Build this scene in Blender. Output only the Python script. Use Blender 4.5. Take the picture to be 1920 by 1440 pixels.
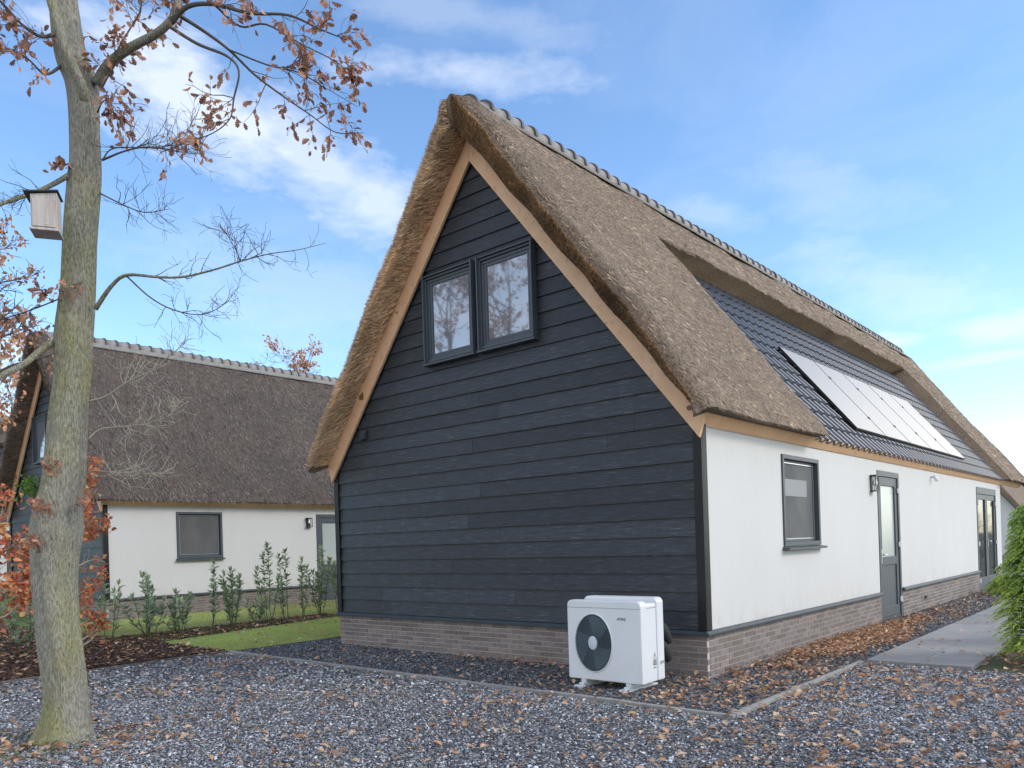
import bpy, math, random
import numpy as np
from mathutils import Vector, Matrix
R = math.radians
rng = np.random.default_rng(7)
random.seed(7)
for o in list(bpy.data.objects): bpy.data.objects.remove(o)
scene = bpy.context.scene
COL = scene.collection
# ------------------------------------------------------------------ camera
CAM = Vector((3.89, -7.6016, 1.4786))
_y = R(40.8352); _r = R(1.7972); _t = R(0.1377)
fwd = Vector((-math.sin(_y)*math.cos(_t), math.cos(_y)*math.cos(_t), math.sin(_t)))
rt = Vector((math.cos(_y), math.sin(_y), 0)); up = rt.cross(fwd)
rgt = rt*math.cos(_r) - up*math.sin(_r); upp = up*math.cos(_r) + rt*math.sin(_r)
cd = bpy.data.cameras.new('camera'); cam = bpy.data.objects.new('camera', cd); COL.objects.link(cam)
m = Matrix((rgt, upp, -fwd)).transposed().to_4x4(); m.translation = CAM; cam.matrix_world = m
cd.sensor_width = 36; cd.lens = 1474.42/1920*36; cd.shift_y = (1017.09-720)/1920
cd.clip_start = 0.05; cd.clip_end = 2000
scene.camera = cam
# ------------------------------------------------------------------ sky, sun, exposure
SUN_EL = R(33); SUN_AZ = R(62)          # azimuth clockwise from +Y towards +X
world = bpy.data.worlds.new('World'); scene.world = world; world.use_nodes = True
wt = world.node_tree; wn = wt.nodes; wl = wt.links; wn.clear()
wout = wn.new('ShaderNodeOutputWorld'); wbg = wn.new('ShaderNodeBackground'); wl.new(wbg.outputs[0], wout.inputs[0])
sky = wn.new('ShaderNodeTexSky'); sky.sky_type = 'NISHITA'; sky.sun_disc = False
sky.sun_elevation = SUN_EL; sky.sun_rotation = SUN_AZ; sky.altitude = 0; sky.air_density = 1.0; sky.dust_density = 0.25; sky.ozone_density = 1.6
wbg.inputs[1].default_value = 0.15
wtc = wn.new('ShaderNodeTexCoord')
def wmath(op, a, b=None, c=None, clamp=False):
    n = wn.new('ShaderNodeMath'); n.operation = op; n.use_clamp = clamp
    for i, v in enumerate((a, b, c)):
        if v is None: continue
        if isinstance(v, (int, float)): n.inputs[i].default_value = v
        else: wl.new(v, n.inputs[i])
    return n.outputs[0]
def wdot(vec):
    n = wn.new('ShaderNodeVectorMath'); n.operation = 'DOT_PRODUCT'
    wl.new(wtc.outputs['Generated'], n.inputs[0]); n.inputs[1].default_value = vec
    return n.outputs['Value']
def wnoise(scale, stretch, detail, rough, rot=(0, 0, 0), dist=0.0):
    mp = wn.new('ShaderNodeMapping'); wl.new(wtc.outputs['Generated'], mp.inputs[0]); mp.inputs['Scale'].default_value = stretch; mp.inputs['Rotation'].default_value = rot
    n = wn.new('ShaderNodeTexNoise'); wl.new(mp.outputs[0], n.inputs['Vector']); n.inputs['Scale'].default_value = scale
    n.inputs['Detail'].default_value = detail; n.inputs['Roughness'].default_value = rough; n.inputs['Distortion'].default_value = dist
    return n.outputs[0]
BLOBS = [
 ([-0.776, 0.416, 0.474], [0.384, 0.908, -0.169], [-0.562, -0.113, -0.82], 0.094, 0.034, 1.0),
 ([-0.726, 0.532, 0.436], [0.405, 0.843, -0.355], [-0.601, -0.183, -0.778], 0.088, 0.029, 0.8),
 ([-0.587, 0.624, 0.516], [0.726, 0.687, -0.004], [-0.38, 0.351, -0.856], 0.081, 0.014, 0.65),
 ([-0.229, 0.936, 0.266], [0.813, 0.334, -0.477], [-0.412, 0.155, -0.898], 0.078, 0.024, 0.35),
 ([-0.145, 0.967, 0.211], [0.946, 0.198, -0.256], [-0.135, 0.192, -0.972], 0.054, 0.013, 0.7),
 ([-0.156, 0.97, 0.184], [0.981, 0.174, -0.088], [-0.013, 0.184, -0.983], 0.039, 0.005, 0.5),
 ([-0.244, 0.946, 0.213], [0.952, 0.275, -0.135], [-0.082, 0.198, -0.977], 0.027, 0.007, 0.7),
 ([-0.305, 0.871, 0.386], [0.766, 0.465, -0.444], [-0.49, 0.204, -0.847], 0.069, 0.023, 0.25),
 ([-0.408, 0.834, 0.371], [0.779, 0.53, -0.336], [-0.432, 0.182, -0.883], 0.036, 0.014, 0.3),
 ([-0.937, 0.29, 0.197], [0.311, 0.947, 0.085], [-0.196, 0.034, -0.98], 0.062, 0.033, 0.5),
 ([-0.585, 0.584, 0.563], [0.682, 0.729, -0.047], [-0.494, 0.294, -0.818], 0.111, 0.014, 0.3),
 ([-0.787, 0.541, 0.297], [0.501, 0.841, -0.206], [-0.396, -0.074, -0.915], 0.119, 0.037, 0.25),
 ([-0.142, 0.986, 0.086], [0.985, 0.149, -0.092], [-0.04, 0.081, -0.996], 0.038, 0.017, 0.5),
]
warp = wnoise(9, (1, 1, 2.2), 5, 0.6)
warp2 = wnoise(26, (1, 1, 2.5), 4, 0.6)
wv = wmath('ADD', wmath('MULTIPLY', wmath('SUBTRACT', warp, 0.5), 2.6), wmath('MULTIPLY', wmath('SUBTRACT', warp2, 0.5), 1.0))
acc = None
for c, t1, t2, a, b, s in BLOBS:
    u = wmath('DIVIDE', wdot(t1), a); v = wmath('DIVIDE', wdot(t2), b)
    # tangent vectors are orthogonal to the centre, so their dot is 0 there
    r2 = wmath('ADD', wmath('MULTIPLY', u, u), wmath('MULTIPLY', v, v))
    r_ = wmath('SQRT', r2)
    f = wmath('SUBTRACT', 1.35, wmath('ADD', wmath('MULTIPLY', r_, 0.72), wv), clamp=True)
    f = wmath('MULTIPLY', f, wmath('LESS_THAN', r_, 3.2))
    f = wmath('MULTIPLY', wmath('MULTIPLY', f, s*0.60), wmath('GREATER_THAN', wdot(c), 0.3))
    acc = f if acc is None else wmath('MAXIMUM', acc, f)
# thin wisps everywhere
wisp = wmath('MULTIPLY', wmath('SUBTRACT', wnoise(3.2, (1, 1.0, 3.0), 8, 0.62, (0.2, 0.1, 0.3), 0.6), 0.46), 1.1, clamp=True)
acc = wmath('MAXIMUM', acc, wmath('MULTIPLY', wisp, 0.32))
# broken cloud cover added unseen behind the viewer, brightened to fill the gable side
behind = wmath('MULTIPLY', wmath('SUBTRACT', wdot((0.65, -0.76, 0.0)), -0.15), 1.6, clamp=True)
bc = wmath('MULTIPLY', wmath('SUBTRACT', wnoise(1.8, (1, 1, 1.6), 8, 0.6, (0, 0, 1.0), 0.4), 0.38), 4.0, clamp=True)
bmix = wmath('MULTIPLY', behind, bc)
# unseen bright cloud bank, added beyond the view edge to whiten the solar panels
bank = wmath('MULTIPLY', wmath('SUBTRACT', wdot(Vector((0.20, 0.91, 0.36)).normalized()), 0.925), 24.0, clamp=True)
bank = wmath('MULTIPLY', bank, wmath('MULTIPLY', wdot((1.0, 0.105, 0.0)), 11.0, clamp=True))
bank = wmath('MULTIPLY', bank, wmath('ADD', wmath('MULTIPLY', wnoise(5, (1, 1, 2), 5, 0.55), 1.2), 0.35), clamp=True)
mix = wn.new('ShaderNodeMix'); mix.data_type = 'RGBA'
tint = wn.new('ShaderNodeMix'); tint.data_type = 'RGBA'; tint.blend_type = 'MULTIPLY'; tint.inputs[0].default_value = 1.0
hs = wn.new('ShaderNodeHueSaturation'); hs.inputs['Saturation'].default_value = 1.08; wl.new(sky.outputs[0], hs.inputs['Color']); wl.new(hs.outputs[0], tint.inputs[6]); tint.inputs[7].default_value = (1.04, 1.09, 1.14, 1)
wl.new(tint.outputs[2], mix.inputs[6]); wl.new(acc, mix.inputs[0]); mix.inputs[7].default_value = (4.9, 5.05, 5.3, 1)
mix2 = wn.new('ShaderNodeMix'); mix2.data_type = 'RGBA'; wl.new(bank, mix2.inputs[0]); wl.new(mix.outputs[2], mix2.inputs[6]); mix2.inputs[7].default_value = (14, 13.4, 12.6, 1)
mix3 = wn.new('ShaderNodeMix'); mix3.data_type = 'RGBA'; wl.new(bmix, mix3.inputs[0]); wl.new(mix2.outputs[2], mix3.inputs[6]); mix3.inputs[7].default_value = (9.0, 8.9, 8.8, 1)
wl.new(mix3.outputs[2], wbg.inputs[0])
sd = bpy.data.lights.new('sun', 'SUN'); sun = bpy.data.objects.new('sun', sd); COL.objects.link(sun)
sd.energy = 0.95; sd.angle = R(12); sd.color = (1.0, 0.93, 0.84)
sv = Vector((math.sin(SUN_AZ)*math.cos(SUN_EL), math.cos(SUN_AZ)*math.cos(SUN_EL), math.sin(SUN_EL)))
sun.rotation_euler = sv.to_track_quat('Z', 'Y').to_euler()
vs = scene.view_settings; vs.view_transform = 'Standard'; vs.look = 'None'; vs.gamma = 1; vs.exposure = 0.75
# ------------------------------------------------------------------ helpers
def tag(o, label=None, cat=None, group=None, kind=None):
    if label: o['label'] = label
    if cat: o['category'] = cat
    if group: o['group'] = group
    if kind: o['kind'] = kind
    return o
def empty(name, loc, label, cat, group=None):
    o = bpy.data.objects.new(name, None); COL.objects.link(o); o.location = loc; o.empty_display_size = 0.2
    return tag(o, label, cat, group)
def link(name, me, parent=None, mat=None, loc=(0, 0, 0)):
    o = bpy.data.objects.new(name, me); COL.objects.link(o); o.location = loc
    if mat and not me.materials: me.materials.append(mat)
    if parent: o.parent = parent
    return o
def np_mesh(name, V, F, mat=None, parent=None, col=None, smooth=False, loc=(0, 0, 0), kind=None):
    """V (n,3), F (m,k) uniform polygons or list of such arrays"""
    V = np.asarray(V, float)
    Fs = F if isinstance(F, list) else [F]
    Fs = [np.asarray(f, int) for f in Fs if len(f)]
    me = bpy.data.meshes.new(name)
    me.vertices.add(len(V)); me.vertices.foreach_set('co', V.ravel())
    lens = np.concatenate([np.full(len(f), f.shape[1]) for f in Fs]); idx = np.concatenate([f.ravel() for f in Fs])
    me.loops.add(len(idx)); me.loops.foreach_set('vertex_index', idx)
    me.polygons.add(len(lens)); st = np.concatenate([[0], np.cumsum(lens)[:-1]])
    me.polygons.foreach_set('loop_start', st)
    me.polygons.foreach_set('use_smooth', np.full(len(lens), smooth))
    if col is not None:
        at = me.color_attributes.new('Col', 'FLOAT_COLOR', 'POINT')
        c = np.ones((len(V), 4)); col = np.asarray(col, float)
        if col.ndim == 1: c[:, :3] = col[:, None]
        else: c[:, :3] = col
        at.data.foreach_set('color', c.ravel())
    me.update(calc_edges=True); me.validate()
    o = link(name, me, parent, mat, loc)
    if kind: o['kind'] = kind
    return o
class MB:
    """collects boxes, quads, tubes; builds one mesh"""
    def __init__(s): s.v = []; s.f = []; s.c = []
    def add(s, vs, fs, c=1.0):
        b = len(s.v); s.v += [tuple(x) for x in vs]; s.f += [tuple(i+b for i in f) for f in fs]; s.c += [c]*len(vs); return s
    def box(s, a, b, c=1.0, bev=0.0):
        (x0, y0, z0), (x1, y1, z1) = [tuple(map(min, zip(a, b))), tuple(map(max, zip(a, b)))]
        s.add([(x0, y0, z0), (x1, y0, z0), (x1, y1, z0), (x0, y1, z0), (x0, y0, z1), (x1, y0, z1), (x1, y1, z1), (x0, y1, z1)],
              [(0, 3, 2, 1), (4, 5, 6, 7), (0, 1, 5, 4), (1, 2, 6, 5), (2, 3, 7, 6), (3, 0, 4, 7)], c); return s
    def prism(s, poly, h0, h1, axis='z', c=1.0):
        """poly: 2D points; extruded along axis"""
        n = len(poly)
        def p(a, b, h): return {'z': (a, b, h), 'y': (a, h, b), 'x': (h, a, b)}[axis]
        vs = [p(a, b, h0) for a, b in poly]+[p(a, b, h1) for a, b in poly]
        s.add(vs, [tuple(range(n))[::-1], tuple(range(n, 2*n))]+[(i, (i+1) % n, n+(i+1) % n, n+i) for i in range(n)], c); return s
    def tube(s, pts, rad, seg=10, cap=True, c=1.0):
        V, F = tube_np(np.array(pts, float), np.array(rad, float) if hasattr(rad, '__len__') else np.full(len(pts), rad), seg, cap)
        s.add([tuple(x) for x in V], [tuple(f) for f in F], c); return s
    def build(s, name, mat, parent=None, smooth=False, bevel=0, loc=(0, 0, 0), colattr=False, auto=None):
        me = bpy.data.meshes.new(name); me.from_pydata(s.v, [], s.f); 
        if colattr:
            at = me.color_attributes.new('Col', 'FLOAT_COLOR', 'POINT')
            arr = np.ones((len(s.v), 4)); arr[:, :3] = np.array([x if hasattr(x, '__len__') else (x, x, x) for x in s.c])
            at.data.foreach_set('color', arr.ravel())
        import bmesh
        bm = bmesh.new(); bm.from_mesh(me); bmesh.ops.recalc_face_normals(bm, faces=bm.faces[:]); bm.to_mesh(me); bm.free()
        if smooth: me.polygons.foreach_set('use_smooth', [True]*len(me.polygons))
        me.update(); o = link(name, me, parent, mat, loc)
        if bevel:
            b = o.modifiers.new('b', 'BEVEL'); b.width = bevel; b.segments = 2; b.limit_method = 'ANGLE'; b.angle_limit = R(40)
        return o
def tube_np(P, rad, seg, cap=True, bump=None):
    n = len(P); T = np.gradient(P, axis=0); T /= np.linalg.norm(T, axis=1)[:, None]+1e-9
    ref = np.array([0.31, 0.2, 0.93]) if abs(T[:, 2]).mean() < 0.8 else np.array([1.0, 0.1, 0.0])
    N = np.cross(T, ref); N /= np.linalg.norm(N, axis=1)[:, None]+1e-9; B = np.cross(T, N)
    a = np.linspace(0, 2*np.pi, seg, endpoint=False)
    r = np.repeat(rad[:, None], seg, 1)
    if bump is not None: r = r*bump(a, n)
    V = P[:, None, :]+r[:, :, None]*(np.cos(a)[None, :, None]*N[:, None, :]+np.sin(a)[None, :, None]*B[:, None, :])
    V = V.reshape(-1, 3); i = np.arange(n-1)[:, None]*seg; j = np.arange(seg)[None, :]; j2 = (j+1) % seg
    F = np.stack([i+j, i+j2, i+seg+j2, i+seg+j], -1).reshape(-1, 4).tolist()
    if cap: F += [list(range(seg))[::-1], [(n-1)*seg+k for k in range(seg)]]
    return V, F
def smooth_path(p, k=6):
    p = np.array(p, float); q = np.vstack([2*p[0]-p[1], p, 2*p[-1]-p[-2]]); out = []
    for i in range(1, len(q)-2):
        for t in np.linspace(0, 1, k, endpoint=False):
            out.append(0.5*((2*q[i])+(-q[i-1]+q[i+1])*t+(2*q[i-1]-5*q[i]+4*q[i+1]-q[i+2])*t*t+(-q[i-1]+3*q[i]-3*q[i+1]+q[i+2])*t**3))
    out.append(p[-1]); return np.array(out)
def rand_frames(D, twist=None):
    """columns: x axis = D (n,3), random roll"""
    n = len(D); D = D/(np.linalg.norm(D, axis=1)[:, None]+1e-9)
    r = rng.normal(size=(n, 3)); S = np.cross(D, r); S /= np.linalg.norm(S, axis=1)[:, None]+1e-9
    N = np.cross(D, S); return np.stack([D, S, N], -1)
def frames(D, N):
    D = D/(np.linalg.norm(D, axis=1)[:, None]+1e-9); S = np.cross(N, D); S /= np.linalg.norm(S, axis=1)[:, None]+1e-9
    N = np.cross(D, S); return np.stack([D, S, N], -1)
def scatter(name, tv, tf, pos, fr, scale, col, mat, parent=None, kind=None, loc=(0, 0, 0), smooth=False):
    """instance template (k,3) at pos with frames fr (n,3,3) and scale (n,) or (n,3); real mesh"""
    tv = np.asarray(tv, float); tf = np.asarray(tf, int); n = len(pos)
    if n == 0: return None
    sc = np.asarray(scale, float); sc = sc[:, None, None] if sc.ndim == 1 else sc[:, None, :]
    V = np.einsum('nij,nkj->nki', fr, tv[None]*sc)+np.asarray(pos)[:, None, :]
    k = len(tv); F = (tf[None]+(np.arange(n)*k)[:, None, None]).reshape(-1, tf.shape[1])
    C = np.repeat(np.asarray(col, float), k, 0)
    return np_mesh(name, V.reshape(-1, 3), F, mat, parent, C, smooth, loc, kind)
def vnoise(P, f, seed=0):
    """cheap smooth pseudo noise, -1..1"""
    rs = np.random.default_rng(seed); s = np.zeros(P.shape[:-1])
    for k in range(5):
        d = rs.normal(size=3); d /= np.linalg.norm(d); s += np.sin(P@d*f*(0.6+0.35*k)+rs.uniform(0, 6.28))*np.cos(P@np.roll(d, 1)*f*(0.5+0.3*k)+rs.uniform(0, 6.28))
    return s/2.6
# ------------------------------------------------------------------ materials
def mat(name, base, rough=0.6, metal=0.0, noise=None, bump=None, attr=False, spec=0.5, ior=None, emis=None):
    """noise: (scale, stretch, colour2, lo, hi, detail); bump: (scale, stretch, strength, dist)"""
    m = bpy.data.materials.new(name); m.use_nodes = True; nt = m.node_tree; N = nt.nodes; L = nt.links
    b = N['Principled BSDF']; b.inputs['Roughness'].default_value = rough; b.inputs['Metallic'].default_value = metal
    b.inputs['Specular IOR Level'].default_value = spec
    if ior: b.inputs['IOR'].default_value = ior
    tc = N.new('ShaderNodeTexCoord'); out = None
    def nz(scale, stretch, detail=6, rough=0.6):
        mp = N.new('ShaderNodeMapping'); L.new(tc.outputs['Object'], mp.inputs[0]); mp.inputs['Scale'].default_value = stretch
        n = N.new('ShaderNodeTexNoise'); L.new(mp.outputs[0], n.inputs[0]); n.inputs['Scale'].default_value = scale; n.inputs['Detail'].default_value = detail; n.inputs['Roughness'].default_value = rough
        return n.outputs[0]
    rgb = N.new('ShaderNodeRGB'); rgb.outputs[0].default_value = (*base, 1); cur = rgb.outputs[0]
    for nn in (noise or []):
        scale, stretch, c2, lo, hi = nn[:5]; det = nn[5] if len(nn) > 5 else 6
        r = N.new('ShaderNodeMapRange'); r.inputs[1].default_value = lo; r.inputs[2].default_value = hi; L.new(nz(scale, stretch, det), r.inputs[0])
        mx = N.new('ShaderNodeMix'); mx.data_type = 'RGBA'; L.new(r.outputs[0], mx.inputs[0]); L.new(cur, mx.inputs[6]); mx.inputs[7].default_value = (*c2, 1); cur = mx.outputs[2]
    if attr:
        at = N.new('ShaderNodeAttribute'); at.attribute_name = 'Col'
        mx = N.new('ShaderNodeMix'); mx.data_type = 'RGBA'; mx.blend_type = 'MULTIPLY'; mx.inputs[0].default_value = 1; L.new(cur, mx.inputs[6]); L.new(at.outputs[0], mx.inputs[7]); cur = mx.outputs[2]
    L.new(cur, b.inputs['Base Color'])
    prev = None
    for bb in (bump or []):
        scale, stretch, st, dist = bb
        bn = N.new('ShaderNodeBump'); bn.inputs['Strength'].default_value = st; bn.inputs['Distance'].default_value = dist
        L.new(nz(scale, stretch, 5), bn.inputs['Height'])
        if prev: L.new(prev, bn.inputs['Normal'])
        prev = bn.outputs[0]
    if prev: L.new(prev, b.inputs['Normal'])
    return m
def add_translucent(m, fac=0.3):
    nt = m.node_tree; N = nt.nodes; L = nt.links; b = N['Principled BSDF']; o = [n for n in N if n.type == 'OUTPUT_MATERIAL'][0]
    t = N.new('ShaderNodeBsdfTranslucent'); s = N.new('ShaderNodeMixShader'); s.inputs[0].default_value = fac
    src = b.inputs['Base Color'].links[0].from_socket; L.new(src, t.inputs[0]); L.new(b.outputs[0], s.inputs[1]); L.new(t.outputs[0], s.inputs[2]); L.new(s.outputs[0], o.inputs[0]); return m
one = (1, 1, 1)
M = {}
M['plank'] = mat('charred_plank', (0.018, 0.022, 0.027), 0.5, attr=True, noise=[(5, (1, 1, 9), (0.030, 0.037, 0.045), 0.42, 0.66), (13, (0.30, 1, 5), (0.085, 0.10, 0.118), 0.55, 0.72, 8), (14, (0.6, 1, 3), (0.010, 0.014, 0.019), 0.57, 0.70), (7, (0.5, 1, 3.5), (0.10, 0.12, 0.14), 0.67, 0.76, 8)], bump=[(30, (0.2, 1, 5), 0.5, 0.006)])
M['trim'] = mat('dark_trim', (0.035, 0.047, 0.056), 0.38, noise=[(6, one, (0.045, 0.058, 0.066), 0.4, 0.7)])
M['cap'] = mat('plinth_cap', (0.026, 0.040, 0.048), 0.6, noise=[(4, one, (0.038, 0.054, 0.062), 0.4, 0.7)])
M['render'] = mat('white_render', (0.61, 0.60, 0.58), 0.85, noise=[(1.2, (1, 1, 0.5), (0.585, 0.575, 0.55), 0.4, 0.75), (3, (1, 1, 0.3), (0.59, 0.58, 0.555), 0.58, 0.8)], bump=[(140, one, 0.25, 0.002), (9, one, 0.12, 0.02)])
M['brick'] = mat('grey_brick', (0.225, 0.19, 0.175), 0.85, attr=True, noise=[(25, one, (0.15, 0.125, 0.118), 0.45, 0.7)], bump=[(90, one, 0.5, 0.004)])
M['mortar'] = mat('mortar', (0.52, 0.47, 0.42), 0.9, noise=[(20, one, (0.40, 0.36, 0.32), 0.4, 0.7)], bump=[(120, one, 0.4, 0.003)])
M['larch'] = mat('larch_board', (0.78, 0.47, 0.26), 0.6, noise=[(2.2, (1, 1, 1), (0.84, 0.55, 0.34), 0.4, 0.7), (9, (1, 6, 1), (0.60, 0.33, 0.17), 0.55, 0.75), (5.5, one, (0.22, 0.09, 0.04), 0.735, 0.77, 1)], bump=[(40, one, 0.15, 0.002)])
M['thatch'] = mat('reed_thatch', (0.27, 0.20, 0.14), 0.85, noise=[(1.4, one, (0.20, 0.15, 0.105), 0.4, 0.7), (45, one, (0.085, 0.06, 0.04), 0.46, 0.64)], bump=[(60, one, 1.0, 0.03)])
M['reed'] = mat('reed', (0.93, 0.71, 0.50), 0.75, attr=True)
M['thatch_old'] = mat('weathered_thatch', (0.115, 0.088, 0.072), 0.9, noise=[(1.3, one, (0.085, 0.07, 0.062), 0.4, 0.7), (35, one, (0.05, 0.038, 0.03), 0.48, 0.66)], bump=[(40, one, 1.0, 0.03)])
M['reed_old'] = mat('weathered_reed', (0.33, 0.265, 0.225), 0.85, attr=True)
M['tile'] = mat('glazed_tile', (0.045, 0.050, 0.057), 0.3, noise=[(7, one, (0.065, 0.071, 0.08), 0.4, 0.7)], bump=[(30, one, 0.08, 0.003)])
M['ridge'] = mat('ridge_tile_clay', (0.255, 0.235, 0.22), 0.6, noise=[(5, one, (0.18, 0.165, 0.155), 0.4, 0.7)], bump=[(60, one, 0.2, 0.003)])
M['ridge_rim'] = mat('ridge_tile_rim', (0.085, 0.08, 0.078), 0.6)
M['panel'] = mat('solar_glass', (0.11, 0.105, 0.095), 0.3, spec=0.5, ior=1.55)
M['panel_frame'] = mat('black_aluminium', (0.02, 0.02, 0.022), 0.4)
M['panel_line'] = mat('panel_gap', (0.012, 0.012, 0.012), 0.7)
M['glass'] = mat('dark_glass', (0.05, 0.06, 0.062), 0.05, spec=0.25, ior=1.4)
M['glass_loft'] = mat('loft_glass', (0.17, 0.18, 0.20), 0.03, spec=1.0, ior=2.1)
M['screen'] = mat('insect_screen', (0.085, 0.085, 0.085), 0.75, noise=[(1.5, one, (0.13, 0.13, 0.128), 0.4, 0.7)])
M['painted_reflection'] = mat('painted_reflection', (0.26, 0.27, 0.27), 0.6)  # flat pale colour standing in for a reflection in the window
M['frosted'] = mat('frosted_glass', (0.40, 0.45, 0.43), 0.25, noise=[(1.5, one, (0.45, 0.49, 0.47), 0.35, 0.7)])
M['frame'] = mat('anthracite_frame', (0.060, 0.072, 0.084), 0.5, noise=[(8, one, (0.072, 0.086, 0.098), 0.4, 0.7)])
M['white'] = mat('white_enamel', (0.68, 0.695, 0.71), 0.32, noise=[(3, one, (0.64, 0.655, 0.67), 0.4, 0.7)])
M['steel'] = mat('brushed_steel', (0.62, 0.62, 0.62), 0.3, metal=0.8)
M['black'] = mat('black_plastic', (0.018, 0.02, 0.022), 0.45)
M['grille'] = mat('fan_grille', (0.10, 0.135, 0.155), 0.4)
M['fanhub'] = mat('fan_hub', (0.52, 0.56, 0.60), 0.4)
M['fandark'] = mat('fan_dark', (0.018, 0.026, 0.032), 0.6)
M['bulb'] = mat('clear_bulb', (0.75, 0.75, 0.73), 0.08)
M['rubber'] = mat('pipe_foam', (0.03, 0.03, 0.032), 0.85)
M['lead'] = mat('lead_strip', (0.20, 0.19, 0.175), 0.7, noise=[(8, one, (0.27, 0.25, 0.22), 0.4, 0.7)])
M['concrete'] = mat('concrete_edging', (0.30, 0.29, 0.265), 0.9, noise=[(9, one, (0.22, 0.215, 0.20), 0.4, 0.7), (3, one, (0.36, 0.335, 0.30), 0.5, 0.8)], bump=[(80, one, 0.4, 0.004)])
M['wood_edge'] = mat('edging_dark', (0.10, 0.092, 0.085), 0.9, noise=[(9, one, (0.15, 0.135, 0.12), 0.4, 0.7)], bump=[(60, one, 0.4, 0.004)])
M['slab'] = mat('paving_slab', (0.235, 0.232, 0.226), 0.8, attr=True, noise=[(2.5, one, (0.27, 0.267, 0.26), 0.4, 0.7), (50, one, (0.19, 0.187, 0.183), 0.5, 0.75)], bump=[(150, one, 0.3, 0.002)])
M['oldwood'] = mat('weathered_box_wood', (0.52, 0.46, 0.42), 0.85, noise=[(10, (1, 1, 0.15), (0.38, 0.335, 0.30), 0.42, 0.62), (60, (2, 2, 0.1), (0.58, 0.52, 0.48), 0.5, 0.7)], bump=[(60, (2, 2, 0.1), 0.4, 0.003)])
M['feltroof'] = mat('box_roof', (0.06, 0.065, 0.075), 0.8)
M['stone'] = mat('slate_chip', (1, 1, 1), 0.62, attr=True)
M['chip'] = mat('bark_chip', (1, 1, 1), 0.85, attr=True)
M['leaf'] = add_translucent(mat('dry_leaf', (1, 1, 1), 0.7, attr=True), 0.25)
M['green'] = add_translucent(mat('green_leaf', (1, 1, 1), 0.42, attr=True), 0.25)
M['blade'] = add_translucent(mat('grass_blade', (1, 1, 1), 0.6, attr=True), 0.3)
M['twig'] = mat('twig_bark', (0.085, 0.07, 0.06), 0.85, noise=[(8, one, (0.14, 0.125, 0.09), 0.45, 0.7)])
M['twig_pale'] = mat('pale_twig', (0.34, 0.31, 0.235), 0.85, noise=[(8, one, (0.34, 0.29, 0.21), 0.45, 0.7)])
M['stem'] = mat('green_stem', (0.09, 0.10, 0.045), 0.7)
def custom(name):
    m = bpy.data.materials.new(name); m.use_nodes = True; return m, m.node_tree.nodes, m.node_tree.links, m.node_tree.nodes['Principled BSDF']
def ramp(N, L, src, stops):
    r = N.new('ShaderNodeValToRGB'); L.new(src, r.inputs[0]); e = r.color_ramp.elements
    while len(e) < len(stops): e.new(0.5)
    for k, (p, c) in zip(e, stops): k.position = p; k.color = (*c, 1)
    return r.outputs[0]
def gravel_mat(name, scale, stops, bump=0.012):
    m, N, L, b = custom(name); tc = N.new('ShaderNodeTexCoord')
    wz = N.new('ShaderNodeTexNoise'); wz.inputs['Scale'].default_value = 25; L.new(tc.outputs['Object'], wz.inputs[0])
    ad = N.new('ShaderNodeMix'); ad.data_type = 'RGBA'; ad.blend_type = 'LINEAR_LIGHT'; ad.inputs[0].default_value = 0.02; L.new(tc.outputs['Object'], ad.inputs[6]); L.new(wz.outputs[1], ad.inputs[7])
    v = N.new('ShaderNodeTexVoronoi'); v.inputs['Scale'].default_value = scale; L.new(ad.outputs[2], v.inputs[0])
    sp = N.new('ShaderNodeSeparateColor'); L.new(v.outputs['Color'], sp.inputs[0])
    L.new(ramp(N, L, sp.outputs[0], stops), b.inputs['Base Color'])
    bn = N.new('ShaderNodeBump'); bn.invert = True; bn.inputs['Strength'].default_value = 1; bn.inputs['Distance'].default_value = bump
    L.new(v.outputs['Distance'], bn.inputs['Height']); L.new(bn.outputs[0], b.inputs['Normal']); b.inputs['Roughness'].default_value = 0.75
    return m
M['gravel'] = gravel_mat('slate_gravel', 55, [(0, (0.045, 0.049, 0.058)), (0.45, (0.10, 0.107, 0.125)), (0.8, (0.17, 0.175, 0.19)), (1, (0.26, 0.25, 0.245))])
M['mulch'] = gravel_mat('mulch_bed', 38, [(0, (0.030, 0.017, 0.012)), (0.5, (0.075, 0.040, 0.027)), (0.85, (0.15, 0.085, 0.055)), (1, (0.30, 0.19, 0.13))], 0.02)
M['lawn'] = mat('lawn_soil', (0.150, 0.200, 0.050), 0.95, noise=[(1.1, one, (0.20, 0.205, 0.075), 0.42, 0.66), (30, one, (0.085, 0.125, 0.032), 0.45, 0.7)], bump=[(60, one, 1, 0.02)])
M['soil'] = mat('garden_ground', (0.075, 0.085, 0.040), 0.95, noise=[(0.15, one, (0.12, 0.10, 0.065), 0.42, 0.62), (12, one, (0.055, 0.06, 0.028), 0.45, 0.7)], bump=[(20, one, 1, 0.03)])
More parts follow.
